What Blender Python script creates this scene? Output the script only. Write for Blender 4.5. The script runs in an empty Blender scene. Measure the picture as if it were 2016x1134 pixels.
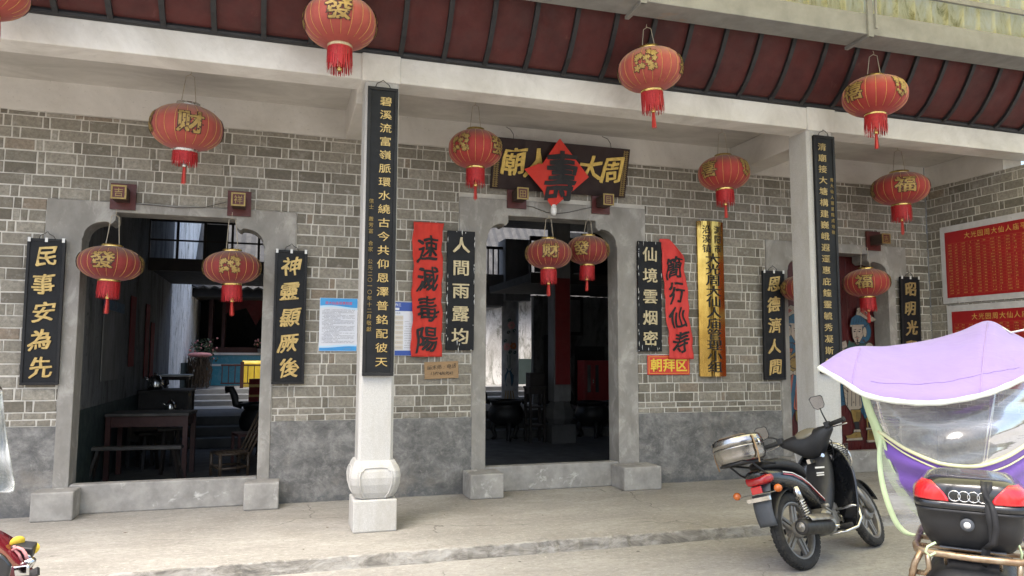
import bpy, bmesh, math, random
from mathutils import Vector, Matrix, Euler
R = math.radians
random.seed(7)
S = bpy.context.scene
COL = S.collection

# ---------------------------------------------------------------- camera, sky, sun, exposure
FPX, YAW, PITCH, ROLL = 1467.0, 17.42, 5.29, 0.157
CAMP = Vector((0, -8.15, 1.5))
_y, _p, _r = R(YAW), R(PITCH), R(ROLL)
CF = Vector((math.sin(_y)*math.cos(_p), math.cos(_y)*math.cos(_p), math.sin(_p)))
_R0 = Vector((math.cos(_y), -math.sin(_y), 0)); _U0 = _R0.cross(CF)
CR = _R0*math.cos(_r)+_U0*math.sin(_r); CU = _U0*math.cos(_r)-_R0*math.sin(_r)
cam = bpy.data.cameras.new('camera'); camo = bpy.data.objects.new('camera', cam); COL.objects.link(camo)
cam.sensor_width = 36; cam.lens = FPX/2016*36; cam.clip_end = 500; cam.clip_start = .05
m = Matrix((CR, CU, -CF)).transposed().to_4x4(); m.translation = CAMP; camo.matrix_world = m
S.camera = camo

W = bpy.data.worlds.new('World'); S.world = W; W.use_nodes = True
wn = W.node_tree.nodes; wl = W.node_tree.links
SUN_EL, SUN_AZ = R(64), R(225)            # azimuth clockwise from +Y: behind the camera, to its left
sky = wn.new('ShaderNodeTexSky'); sky.sky_type = 'NISHITA'; sky.sun_disc = False
sky.sun_elevation = SUN_EL; sky.sun_rotation = SUN_AZ; sky.air_density = 1.1; sky.dust_density = 4.0; sky.ozone_density = .5
wl.new(sky.outputs[0], wn['Background'].inputs[0]); wn['Background'].inputs[1].default_value = 0.15
sl = bpy.data.lights.new('sun', 'SUN'); sl.energy = 1.5; sl.angle = R(30); sl.color = (1, .96, .905)
so = bpy.data.objects.new('sun', sl); COL.objects.link(so)
sd = Vector((math.sin(SUN_AZ)*math.cos(SUN_EL), math.cos(SUN_AZ)*math.cos(SUN_EL), math.sin(SUN_EL)))
so.rotation_euler = sd.to_track_quat('Z', 'Y').to_euler(); so.location = (-4, -12, 12)
S.view_settings.view_transform = 'Standard'; S.view_settings.look = 'None'
S.view_settings.exposure = 1.55; S.view_settings.gamma = 1
S.cycles.use_denoising = True
S.cycles.max_bounces = 8; S.cycles.transparent_max_bounces = 12; S.cycles.diffuse_bounces = 5

def at(px, py, **k):
    d = CF*FPX + CR*(px-1008) - CU*(py-567)
    (a, v), = k.items(); i = 'XYZ'.index(a)
    return CAMP + d*((v-CAMP[i])/d[i])

# ---------------------------------------------------------------- materials
MATS = {}
def lin(c):
    return tuple(((x/255)/12.92 if x/255 <= .04045 else ((x/255+.055)/1.055)**2.4) for x in c)
class NT:
    def __init__(s, name):
        s.m = bpy.data.materials.new(name); s.m.use_nodes = True
        s.n = s.m.node_tree.nodes; s.l = s.m.node_tree.links; s.b = s.n['Principled BSDF']
        s.tc = s.n.new('ShaderNodeTexCoord')
    def map(s, scale=(1, 1, 1), rot=(0, 0, 0), src='Object'):
        p = s.n.new('ShaderNodeMapping'); s.l.new(s.tc.outputs[src], p.inputs[0])
        p.inputs['Scale'].default_value = scale; p.inputs['Rotation'].default_value = rot
        return p.outputs[0]
    def noise(s, vec, scale, detail=5, rough=.6, dist=0):
        t = s.n.new('ShaderNodeTexNoise'); s.l.new(vec, t.inputs['Vector'])
        t.inputs['Scale'].default_value = scale; t.inputs['Detail'].default_value = detail
        t.inputs['Roughness'].default_value = rough; t.inputs['Distortion'].default_value = dist
        return t.outputs['Fac']
    def ramp(s, fac, stops):
        r = s.n.new('ShaderNodeValToRGB'); s.l.new(fac, r.inputs[0]); e = r.color_ramp.elements
        while len(e) < len(stops): e.new(.5)
        for x, (p, c) in zip(e, stops):
            x.position = p; x.color = (*c, 1) if not isinstance(c, (int, float)) else (c, c, c, 1)
        return r.outputs[0]
    def mix(s, fac, a, b, mode='MIX'):
        x = s.n.new('ShaderNodeMix'); x.data_type = 'RGBA'; x.blend_type = mode
        for sock, v in ((0, fac), (6, a), (7, b)):
            if isinstance(v, (int, float)): x.inputs[sock].default_value = v if sock == 0 else (v, v, v, 1)
            elif isinstance(v, tuple): x.inputs[sock].default_value = (*v, 1)
            else: s.l.new(v, x.inputs[sock])
        return x.outputs[2]
    def math(s, op, a, b=0):
        x = s.n.new('ShaderNodeMath'); x.operation = op
        for i, v in enumerate((a, b)):
            if isinstance(v, (int, float)): x.inputs[i].default_value = v
            else: s.l.new(v, x.inputs[i])
        return x.outputs[0]
    def attr(s, name):
        a = s.n.new('ShaderNodeAttribute'); a.attribute_name = name; return a.outputs['Fac']
    def col(s, c):
        if isinstance(c, tuple): s.b.inputs['Base Color'].default_value = (*c, 1)
        else: s.l.new(c, s.b.inputs['Base Color'])
    def set(s, **k):
        for a, v in k.items():
            i = s.b.inputs[a.replace('_', ' ')]
            if isinstance(v, (int, float)): i.default_value = v
            elif isinstance(v, tuple): i.default_value = (*v, 1) if len(v) == 3 else v
            else: s.l.new(v, i)
    def bump(s, h, strength=.3, dist=.01):
        b = s.n.new('ShaderNodeBump'); s.l.new(h, b.inputs['Height'])
        b.inputs['Strength'].default_value = strength; b.inputs['Distance'].default_value = dist
        s.l.new(b.outputs[0], s.b.inputs['Normal'])

def pm(name, c1, c2=None, scale=8, rough=.6, metal=0, bump=.15, fine=60, stretch=(1, 1, 1), stain=None, stain_scale=1.5, stain_at=(.5, .7), spec=.5, lo=.35, hi=.65, coat=0):
    """a general weathered surface: two tones by noise, optional stains, a fine bump"""
    t = NT(name); c2 = c2 or tuple(x*.8 for x in c1)
    v = t.map(stretch)
    c = t.ramp(t.noise(v, scale, 6, .65), [(lo, c2), (hi, c1)])
    if stain:
        f = t.ramp(t.noise(v, stain_scale, 8, .7, .6), [(stain_at[0], 0), (stain_at[1], 1)])
        c = t.mix(f, c, stain)
    t.col(c); t.set(Metallic=metal, Specular_IOR_Level=spec)
    rr = t.ramp(t.noise(v, scale*2.3, 4), [(.3, max(0, rough-.12)), (.7, min(1, rough+.1))])
    t.set(Roughness=rr)
    if coat: t.set(Coat_Weight=coat, Coat_Roughness=.05)
    if bump: t.bump(t.noise(v, fine, 5, .7), bump, .006)
    MATS[name] = t.m
    return t.m
M = MATS

def brick_mat():
    t = NT('grey_brick'); v = t.map()
    a = t.attr('tone')
    c = t.ramp(a, [(0, (.165, .147, .117)), (.35, (.265, .242, .198)), (.7, (.35, .32, .265)), (.94, (.42, .39, .33)), (1, (.31, .25, .19))])
    c = t.mix(t.ramp(t.noise(v, 26, 7, .75), [(.3, .7), (.68, 0)]), c, (.10, .09, .074))
    c = t.mix(t.ramp(t.noise(v, 2.4, 8, .75, .5), [(.58, 0), (.74, .55)]), c, (.44, .42, .38))
    c = t.mix(t.ramp(t.noise(v, 9, 6, .7), [(.56, 0), (.70, .5)]), c, (.46, .445, .41))
    t.col(c); t.set(Roughness=.92, Specular_IOR_Level=.2)
    t.bump(t.noise(v, 55, 6, .75), .5, .008); M['brick'] = t.m
brick_mat()
pm('mortar', (.63, .60, .54), (.46, .435, .385), 5, .95, bump=.4, fine=90, stain=(.27, .25, .21), stain_at=(.56, .74))
def dado_mat():
    t = NT('smeared_cement'); v = t.map((1, 1, 1.2))
    c = t.ramp(t.noise(v, 3.6, 12, .78, .3), [(.36, (.088, .087, .086)), (.5, (.165, .161, .154)), (.64, (.29, .283, .268))])
    c = t.mix(t.ramp(t.noise(v, 9, 11, .82, .4), [(.52, 0), (.66, .65)]), c, (.36, .35, .325))
    c = t.mix(t.ramp(t.noise(v, 1.3, 6, .7, .5), [(.55, 0), (.7, .4)]), c, (.30, .26, .21))
    # damp, peeling foot of the wall
    sx = t.n.new('ShaderNodeSeparateXYZ'); t.l.new(t.tc.outputs['Object'], sx.inputs[0])
    h = t.math('ADD', sx.outputs[2], t.math('MULTIPLY', t.noise(v, 5, 8, .8), .34))
    foot = t.ramp(h, [(.2, 1), (.30, 0)])
    c = t.mix(t.math('MULTIPLY', foot, t.ramp(t.noise(v, 13, 6, .8), [(.4, .2), (.6, 1)])), c, (.10, .105, .11))
    t.col(c); t.set(Roughness=.8); t.bump(t.noise(v, 18, 8, .75), .35, .01); M['dado'] = t.m
dado_mat()
def white_mat(name, base, dirt, scale=1.6, amt=.5, stretch=(1, 1, 1)):
    t = NT(name); v = t.map(stretch)
    c = t.ramp(t.noise(v, scale, 8, .7, .5), [(.3, dirt), (.62, base)])
    c = t.mix(t.ramp(t.noise(v, 7, 8, .8, .4), [(.56, 0), (.78, amt)]), c, tuple(x*.55 for x in base))
    c = t.mix(t.ramp(t.noise(v, 40, 3, .6), [(.66, 0), (.74, .5)]), c, tuple(x*.4 for x in base))
    t.col(c); t.set(Roughness=.9); t.bump(t.noise(v, 30, 7, .7), .2, .008); M[name] = t.m
white_mat('beam_white', (.74, .715, .67), (.52, .49, .44), 1.4, .45)
white_mat('ceiling_white', (.56, .53, .485), (.40, .375, .335), 1.1, .35, (1, 2.5, 1))
white_mat('band_white', (.64, .61, .56), (.50, .47, .42), 1.1, .3)
pm('stone', (.32, .303, .275), (.235, .222, .20), 5, .9, bump=.3, fine=120, stain=(.43, .41, .375), stain_at=(.52, .68), stain_scale=5, stretch=(1, 1, .6))
pm('stone_base', (.37, .355, .33), (.25, .24, .222), 6, .9, bump=.35, fine=110, stain=(.55, .54, .51), stain_at=(.58, .66), stain_scale=4)
def granite():
    t = NT('column_granite'); v = t.map()
    c = t.ramp(t.noise(v, 140, 3, .7), [(.3, (.40, .393, .375)), (.5, (.475, .468, .45)), (.7, (.55, .542, .525))])
    c = t.mix(t.ramp(t.noise(t.map((1.6, 1.6, .5)), 2.2, 10, .75, .4), [(.46, 0), (.7, .75)]), c, (.36, .335, .29))
    t.col(c); t.set(Roughness=.85); t.bump(t.noise(v, 60, 6, .8), .3, .006); M['granite'] = t.m
granite()
def floor_mat(name, base, dark, light):
    t = NT(name); v = t.map((.8, 1.9, 1))
    c = t.ramp(t.noise(v, 1.1, 12, .72, .2), [(.30, dark), (.52, base), (.72, light)])
    c = t.mix(t.ramp(t.noise(v, 7, 10, .8, .3), [(.54, 0), (.68, .6)]), c, light)
    c = t.mix(t.ramp(t.noise(v, 5.1, 10, .8, .3), [(.56, 0), (.70, .6)]), c, dark)
    c = t.mix(t.ramp(t.noise(t.map(), .7, 6, .6), [(.5, 0), (.68, .45)]), c, tuple(x*1.0 for x in (dark[0]*1.02, dark[1]*.97, dark[2]*.9)))
    c = t.mix(t.ramp(t.noise(t.map(), 45, 4, .7), [(.64, 0), (.72, .4)]), c, tuple(x*.6 for x in dark))
    c = t.mix(t.ramp(t.noise(t.map((1, 1.6, 1)), 16, 10, .85), [(.48, 0), (.62, .75)]), c, tuple(x*.66 for x in base))
    c = t.mix(t.ramp(t.noise(t.map((1, 1.5, 1)), 21, 10, .85), [(.52, 0), (.63, .65)]), c, tuple(min(1, x*1.22) for x in light))
    vo = t.n.new('ShaderNodeTexVoronoi'); vo.feature = 'DISTANCE_TO_EDGE'; vo.inputs['Scale'].default_value = .42     # a few hairline cracks
    wp = t.n.new('ShaderNodeVectorMath'); wp.operation = 'ADD'; nz = t.n.new('ShaderNodeTexNoise'); nz.inputs['Scale'].default_value = 3; nz.inputs['Detail'].default_value = 8
    l_ = t.l; mp = t.map(); l_.new(mp, nz.inputs['Vector']); sc = t.n.new('ShaderNodeVectorMath'); sc.operation = 'SCALE'; sc.inputs['Scale'].default_value = .35
    l_.new(nz.outputs['Color'], sc.inputs[0]); l_.new(mp, wp.inputs[0]); l_.new(sc.outputs[0], wp.inputs[1]); l_.new(wp.outputs[0], vo.inputs['Vector'])
    ck = t.math('MULTIPLY', t.ramp(vo.outputs['Distance'], [(.0, 1), (.0022, 0)]), t.ramp(t.noise(mp, .8, 3), [(.5, 0), (.56, .75)]))
    c = t.mix(ck, c, tuple(x*.35 for x in dark))
    t.col(c); t.set(Roughness=.88, Specular_IOR_Level=.3)
    t.bump(t.noise(t.map(), 25, 10, .85), .6, .012); M[name] = t.m
floor_mat('porch_concrete', (.335, .318, .288), (.24, .226, .203), (.44, .422, .388))
floor_mat('street_concrete', (.35, .335, .308), (.265, .253, .232), (.44, .425, .395))
def kerb_mat():
    t = NT('broken_kerb'); v = t.map((.8, 1, 2.2))
    c = t.ramp(t.noise(v, 4, 9, .75, 1), [(.34, (.12, .117, .109)), (.45, (.24, .224, .20)), (.54, (.37, .352, .323)), (.66, (.48, .465, .435))])
    t.col(c); t.set(Roughness=.95); t.bump(t.noise(v, 14, 9, .8), .9, .02); M['kerb'] = t.m
kerb_mat()
pm('soffit_red', (.088, .0165, .014), (.056, .012, .0105), 3, .75, bump=.25, fine=35, stain=(.15, .06, .05), stain_scale=5, stain_at=(.62, .8))
pm('rafter_black', (.018, .018, .02), (.01, .01, .011), 9, .55, bump=.2)
pm('black_lacquer', (.013, .014, .016), (.008, .0085, .010), 6, .55, spec=.25, bump=.1, stain=(.05, .05, .05), stain_at=(.62, .8), stain_scale=9)
pm('black_edge', (.018, .018, .019), (.011, .011, .012), 9, .5, spec=.3, bump=.1)
pm('brown_board', (.030, .016, .014), (.021, .011, .010), 5, .55, spec=.25, bump=.08)
def gold_mat(name, c, rough=.35, metal=.55):
    t = NT(name); v = t.map()
    k = t.ramp(t.noise(v, 22, 5, .7), [(.3, tuple(x*.62 for x in c)), (.65, c)])
    t.col(k); t.set(Metallic=metal, Roughness=rough); M[name] = t.m
gold_mat('gold_leaf', (.62, .44, .17)); gold_mat('gold_pale', (.66, .55, .33), .45, .35)
gold_mat('gold_old', (.50, .37, .16), .45, .4); gold_mat('gold_foil', (.85, .62, .22), .2, .9)
gold_mat('gold_dim', (.35, .24, .08), .4, .5); gold_mat('gold_yellow', (.72, .5, .12), .5, .2)
pm('red_cloth', (.62, .045, .028), (.50, .033, .022), 3, .85, bump=.2, fine=40)
pm('red_cloth_bright', (.70, .06, .05), (.58, .045, .04), 3, .8, bump=.2, fine=40)
pm('ink', (.012, .012, .013), (.02, .018, .018), 30, .75, bump=0)
pm('red_wood', (.10, .018, .014), (.07, .012, .010), 6, .5, bump=.15)
pm('door_red', (.085, .012, .012), (.055, .008, .009), 4, .35, bump=.1, stretch=(9, 9, .6))
pm('paper_white', (.72, .74, .80), (.68, .70, .76), 3, .5, bump=0)
pm('poster_blue', (.06, .35, .72), (.05, .27, .62), 4, .4, bump=0)
pm('poster_pale', (.55, .74, .88), (.48, .7, .86), 4, .4, bump=0)
pm('poster_navy', (.03, .08, .36), (.025, .07, .32), 4, .4, bump=0)
pm('print_grey', (.22, .22, .25), (.3, .3, .33), 30, .6, bump=0)
pm('print_red', (.65, .10, .16), (.6, .08, .13), 30, .6, bump=0)
pm('pale_tan', (.62, .56, .48), (.58, .52, .44), 5, .6, bump=0)
pm('cardboard', (.36, .24, .13), (.30, .19, .10), 9, .85, bump=.15, stretch=(1, 1, 12))
pm('sign_red', (.62, .04, .03), (.56, .035, .025), 4, .4, bump=0)
pm('sign_yellow', (.80, .58, .06), (.75, .52, .05), 8, .45, bump=0)
pm('board_red', (.36, .014, .018), (.30, .011, .014), 3, .4, bump=0)
pm('board_frame', (.60, .59, .59), (.47, .46, .46), 5, .55, bump=.1, stain=(.3, .29, .28), stain_at=(.62, .72), stain_scale=7)
pm('print_gold', (.62, .40, .10), (.55, .33, .08), 20, .5, bump=0)
pm('wire', (.10, .095, .085), (.06, .055, .05), 20, .5, metal=.6, bump=0)
pm('wire_pale', (.42, .37, .28), (.3, .26, .2), 20, .5, metal=.3, bump=0)
pm('tape_white', (.75, .75, .73), (.66, .66, .65), 12, .5, bump=0)
pm('bulb_white', (.78, .77, .74), (.7, .7, .68), 6, .35, bump=0)
def brass():
    t = NT('polished_brass'); v = t.map()
    t.col(t.ramp(t.noise(v, 5, 4), [(.3, (.44, .28, .07)), (.7, (.62, .42, .13))]))
    t.set(Metallic=1.0, Roughness=.13); t.bump(t.noise(t.map((9, 9, .8)), 2.5, 3), .12, .03); M['brass'] = t.m
brass()
def lantern_mat(name, red, dust, amt):
    t = NT(name); v = t.map()
    g = t.n.new('ShaderNodeNewGeometry'); sx = t.n.new('ShaderNodeSeparateXYZ'); t.l.new(g.outputs['Normal'], sx.inputs[0])
    c = t.ramp(t.noise(v, 6, 6, .7), [(.3, tuple(x*.85 for x in red)), (.7, red)])
    f = t.ramp(t.math('ADD', sx.outputs[2], t.math('MULTIPLY', t.noise(v, 5, 6, .7), .35)), [(.3, 0), (1.0, amt)])   # dust settled on the crown
    t.col(t.mix(f, c, dust)); t.set(Roughness=.7, Sheen_Weight=.2)
    t.bump(t.noise(v, 90, 3), .1, .003); M[name] = t.m
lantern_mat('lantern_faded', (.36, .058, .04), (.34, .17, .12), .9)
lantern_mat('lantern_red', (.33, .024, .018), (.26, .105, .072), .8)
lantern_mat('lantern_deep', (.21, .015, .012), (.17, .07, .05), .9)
pm('fringe_red', (.50, .018, .022), (.34, .012, .015), 60, .6, bump=0)
pm('tassel_red', (.62, .05, .035), (.5, .035, .025), 60, .6, bump=0)
pm('silver', (.72, .70, .66), (.55, .53, .5), 9, .28, metal=.9, bump=.05)

# ---------------------------------------------------------------- mesh builder
class MB:
    def __init__(s, xf=None):
        s.v, s.f, s.mi, s.sm, s.tone = [], [], [], [], []
        s.xf = xf; s.m = 0; s.smooth = False
    def add(s, vs, fs, tone=0.5):
        b = len(s.v)
        for p in vs:
            p = Vector(p); s.v.append(s.xf @ p if s.xf else p)
        for f in fs:
            s.f.append([b+i for i in f]); s.mi.append(s.m); s.sm.append(s.smooth); s.tone.append(tone)
    def box(s, x0, x1, y0, y1, z0, z1):
        vs = [(x, y, z) for x in (x0, x1) for y in (y0, y1) for z in (z0, z1)]
        s.add(vs, [(0, 1, 3, 2), (4, 6, 7, 5), (0, 4, 5, 1), (2, 3, 7, 6), (0, 2, 6, 4), (1, 5, 7, 3)])
    def cbox(s, c, d, rot=None):
        o = s.xf; t = Matrix.Translation(Vector(c)) @ (rot.to_4x4() if rot else Matrix.Identity(4))
        s.xf = o @ t if o else t
        s.box(-d[0]/2, d[0]/2, -d[1]/2, d[1]/2, -d[2]/2, d[2]/2); s.xf = o
    def bar(s, a, b, w, h, up=(0, 0, 1)):
        a, b = Vector(a), Vector(b); d = b-a; L = d.length; d.normalize()
        u = d.cross(Vector(up)); u = u.normalized() if u.length > 1e-4 else Vector((1, 0, 0)); n = u.cross(d)
        vs = [p+u*sx*w/2+n*sy*h/2 for p in (a, b) for sx, sy in ((-1, -1), (1, -1), (1, 1), (-1, 1))]
        s.add(vs, [(3, 2, 1, 0), (4, 5, 6, 7), (0, 1, 5, 4), (1, 2, 6, 5), (2, 3, 7, 6), (3, 0, 4, 7)])
    def prism(s, pts, f0, f1):
        """pts 2D, f0/f1 map a 2D point to each end face"""
        n = len(pts); vs = [f0(p) for p in pts]+[f1(p) for p in pts]
        s.add(vs, [tuple(range(n))[::-1], tuple(range(n, 2*n))]+[(i, (i+1) % n, n+(i+1) % n, n+i) for i in range(n)])
    def lathe(s, prof, n=24, xf=None, wob=None, cap=True):
        vs, fs = [], []
        for j, (r, z) in enumerate(prof):
            for i in range(n):
                a = 2*math.pi*i/n; k = r*(wob(a) if wob else 1)
                vs.append(Vector((k*math.cos(a), k*math.sin(a), z)))
        for j in range(len(prof)-1):
            for i in range(n):
                fs.append((j*n+i, j*n+(i+1) % n, (j+1)*n+(i+1) % n, (j+1)*n+i))
        if cap and prof[0][0] > 1e-5: fs.append(tuple(range(n))[::-1])
        if cap and prof[-1][0] > 1e-5: fs.append(tuple(range((len(prof)-1)*n, len(prof)*n)))
        if xf: vs = [xf @ p for p in vs]
        s.add(vs, fs)
    def tube(s, pts, r, n=8, closed=False, flat=1.0):
        pts = [Vector(p) for p in pts]; N = len(pts); vs, fs = [], []
        up = Vector((0, 0, 1)); prev = None
        for i, p in enumerate(pts):
            d = (pts[(i+1) % N]-pts[i-1]) if closed else (pts[min(i+1, N-1)]-pts[max(i-1, 0)])
            d.normalize()
            if prev is None:
                u = d.cross(up)
                if u.length < 1e-3: u = d.cross(Vector((1, 0, 0)))
            else: u = prev-d*prev.dot(d)
            u.normalize(); prev = u; w = d.cross(u)
            rr = r[i] if isinstance(r, (list, tuple)) else r
            for k in range(n):
                a = 2*math.pi*k/n; vs.append(p+u*math.cos(a)*rr+w*math.sin(a)*rr*flat)
        for i in range(N if closed else N-1):
            j = (i+1) % N
            for k in range(n): fs.append((i*n+k, i*n+(k+1) % n, j*n+(k+1) % n, j*n+k))
        if not closed: fs += [tuple(range(n))[::-1], tuple(range((N-1)*n, N*n))]
        s.add(vs, fs)
    def ball(s, c, r, nu=14, nv=9):
        c = Vector(c); r = r if isinstance(r, (tuple, list)) else (r, r, r); o = s.xf
        t = Matrix.Translation(c) @ Matrix.Diagonal((*r, 1)); s.xf = o @ t if o else t
        s.lathe([(math.sin(math.pi*j/nv), -math.cos(math.pi*j/nv)) for j in range(nv+1)], nu); s.xf = o
    def grid(s, fn, nu, nv):
        vs = [fn(i/nu, j/nv) for j in range(nv+1) for i in range(nu+1)]
        s.add(vs, [(j*(nu+1)+i, j*(nu+1)+i+1, (j+1)*(nu+1)+i+1, (j+1)*(nu+1)+i) for j in range(nv) for i in range(nu)])
    def loft(s, secs, cap=True, closed=True):
        n = len(secs[0]); vs = [p for q in secs for p in q]; fs = []
        for j in range(len(secs)-1):
            for i in range(n if closed else n-1): fs.append((j*n+i, j*n+(i+1) % n, (j+1)*n+(i+1) % n, (j+1)*n+i))
        if cap and closed: fs += [tuple(range(n))[::-1], tuple(range((len(secs)-1)*n, len(secs)*n))]
        s.add(vs, fs)
    def build(s, name, mats, parent=None, bevel=0, solid=0, subd=0, smooth=None, seg=2):
        me = bpy.data.meshes.new(name); me.from_pydata([tuple(p) for p in s.v], [], s.f)
        for k in (mats if isinstance(mats, (list, tuple)) else [mats]): me.materials.append(M[k] if isinstance(k, str) else k)
        me.polygons.foreach_set('material_index', s.mi)
        me.polygons.foreach_set('use_smooth', [smooth if smooth is not None else x for x in s.sm])
        if any(abs(t-.5) > 1e-6 for t in s.tone):
            at_ = me.attributes.new('tone', 'FLOAT', 'FACE'); at_.data.foreach_set('value', s.tone)
        bm = bmesh.new(); bm.from_mesh(me)
        if solid or subd: bmesh.ops.remove_doubles(bm, verts=bm.verts, dist=1e-5)
        bmesh.ops.recalc_face_normals(bm, faces=bm.faces); bm.to_mesh(me); bm.free()
        me.update()
        o = bpy.data.objects.new(name, me); COL.objects.link(o)
        if parent: o.parent = parent
        if solid: q = o.modifiers.new('thick', 'SOLIDIFY'); q.thickness = solid; q.offset = 0
        if bevel: q = o.modifiers.new('bevel', 'BEVEL'); q.width = bevel; q.segments = seg; q.limit_method = 'ANGLE'; q.angle_limit = R(40)
        if subd: q = o.modifiers.new('subd', 'SUBSURF'); q.levels = q.render_levels = subd
        return o

def tag(o, label=None, cat=None, group=None, kind=None):
    if label: o['label'] = label
    if cat: o['category'] = cat
    if group: o['group'] = group
    if kind: o['kind'] = kind
    return o
def thing(name, label, cat, loc=(0, 0, 0), rot=(0, 0, 0), group=None):
    o = bpy.data.objects.new(name, None); COL.objects.link(o); o.empty_display_size = .1
    o.location = loc; o.rotation_euler = rot
    return tag(o, label, cat, group)

# ---------------------------------------------------------------- lettering
_fc = bpy.data.curves.new('glyph_source', 'FONT'); _fo = bpy.data.objects.new('glyph_source', _fc)
COL.objects.link(_fo); _fc.resolution_u = 2
_gc = {}
def glyph(ch, bold=0.0, depth=0.0):
    k = (ch, bold, depth)
    if k not in _gc:
        _fc.body = ch; _fc.offset = bold; _fc.extrude = depth
        dg = bpy.context.evaluated_depsgraph_get(); dg.update()
        me = bpy.data.meshes.new_from_object(_fo.evaluated_get(dg))
        xs = [v.co.x for v in me.vertices] or [0]
        cx = (min(xs)+max(xs))/2 if ch.isascii() else .5
        _gc[k] = ([(v.co.x-cx, v.co.y-.38, v.co.z) for v in me.vertices], [tuple(p.vertices) for p in me.polygons])
        bpy.data.meshes.remove(me)
    return _gc[k]
_gs = {}
def fine_glyph(ch, bold):
    """the same character cut into small faces, so that it can follow a curved surface"""
    if (ch, bold) not in _gs:
        vs, fs = glyph(ch, bold, 0.0); me = bpy.data.meshes.new('g'); me.from_pydata(vs, [], fs)
        bm = bmesh.new(); bm.from_mesh(me); bpy.data.meshes.remove(me)
        bmesh.ops.remove_doubles(bm, verts=bm.verts, dist=1e-5)
        for _ in range(4):
            bmesh.ops.triangulate(bm, faces=bm.faces)
            ed = [e for e in bm.edges if e.calc_length() > .10]
            if not ed: break
            bmesh.ops.subdivide_edges(bm, edges=ed, cuts=1)
        bmesh.ops.triangulate(bm, faces=bm.faces); bm.verts.index_update()
        _gs[(ch, bold)] = ([tuple(v.co) for v in bm.verts], [tuple(v.index for v in f.verts) for f in bm.faces]); bm.free()
    return _gs[(ch, bold)]
def put(mb, ch, o, u, v, n, sx, sy=None, bold=.015, brush=0, depth=0.0, fn=None, thick=0):
    if thick:
        st = random.getstate()
        for k, (dx, dy) in enumerate(((1, .6), (-1, .6), (1, -.6), (-1, -.6))):
            random.setstate(st); _put(mb, ch, o, u, v, n, sx, sy, bold, brush, depth, fn, dx*thick, dy*thick, k*.0004)
    else: _put(mb, ch, o, u, v, n, sx, sy, bold, brush, depth, fn)
def _put(mb, ch, o, u, v, n, sx, sy, bold, brush, depth, fn, dx=0, dy=0, lift=0):
    """one character centred on o in the plane of unit vectors u, v"""
    sy = sy or sx; vs, fs = fine_glyph(ch, bold) if fn else glyph(ch, bold, depth); o, u, v, n = Vector(o), Vector(u), Vector(v), Vector(n)
    ph = random.random()*6; out = []
    for x, y, z in vs:
        if brush:
            x, y = x+brush*.05*math.sin(6*y+ph)+brush*.10*y, y+brush*.13*x+brush*.04*math.sin(7*x+ph)
        w_ = 1+.35*math.sin(5*x+3*y+ph) if brush else 1
        x += dx*w_; y += dy*w_
        out.append(fn(x*sx, y*sy, z*sx)+(n*lift if abs(n.y) > .5 else Vector()) if fn else o+u*x*sx+v*y*sy+n*(z*sx+lift))
    mb.add(out, fs)
X, Y, Z = Vector((1, 0, 0)), Vector((0, 1, 0)), Vector((0, 0, 1))
# ---------------------------------------------------------------- ground
def struct(name, mb, mats, **k):
    return tag(mb.build(name, mats, **k), kind='structure')
b = MB(); b.box(-70, 80, -80, -2.25, -.6, -.1); struct('street', b, 'street_concrete')
b = MB(); b.box(-70, 80, -2.2, 60, -.6, -.11); struct('ground', b, 'street_concrete')
# porch slab with a broken front edge
b = MB(); NX = 420
rag = [(.008*math.sin(i*.13)+random.uniform(-.010, .010)*(1 if (i//23) % 3 else .4), random.uniform(-.014, .004)) for i in range(NX+1)]
xs = [-9+18.2*i/NX for i in range(NX+1)]
def edge_y(x): return -2.24 if x > -1 else -2.24-.05*(-1-x)
b.m = 0
vs = []
for i, x in enumerate(xs):
    e = edge_y(x)+rag[i][0]*.6
    vs += [(x, .3, 0), (x, -1.9, 0), (x, e+.012, rag[i][1]*.4), (x, e-.002, rag[i][1]*.6-.006), (x, e-.006+rag[i][0]*.7, -.05+rag[i][1]), (x, e-.012+rag[i-1][0]*.4, -.13)]
for k, mi in ((0, 0), (1, 0), (2, 1), (3, 1), (4, 1)):
    b.m = mi
    fs = [(i*6+k, (i+1)*6+k, (i+1)*6+k+1, i*6+k+1) for i in range(NX)]
    if k == 0: b.add(vs, fs)
    else:
        for f in fs: b.f.append(list(f)); b.mi.append(mi); b.sm.append(False); b.tone.append(.5)
struct('porch_floor', b, ['porch_concrete', 'kerb'])

b = MB(); rn = random.Random(21)
for i in range(150):
    x, y = rn.uniform(-3, 8), rn.choice((rn.uniform(-2.2, -.4), rn.uniform(-5, -2.3), rn.uniform(-2.75, -2.3))); z = .002 if y > -2.22 else -.097; s = rn.uniform(.004, .02); a = rn.uniform(0, 6.28)
    q = [Vector((x+s*k*math.cos(a+j), y+s*k*math.sin(a+j), z+rn.uniform(0, .004))) for j, k in ((0, 1), (1.4, .45), (3.1, 1.1), (4.6, .4))]; b.m = i % 3; b.add(q, [(0, 1, 2, 3)])
pm('litter_brown', (.12, .08, .05), (.08, .055, .035), 30, .9, bump=0); pm('litter_pale', (.6, .57, .5), (.5, .47, .42), 30, .9, bump=0); pm('litter_dark', (.05, .045, .04), (.035, .03, .03), 30, .9, bump=0)
tag(b.build('litter', ['litter_brown', 'litter_pale', 'litter_dark']), kind='stuff')
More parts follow.
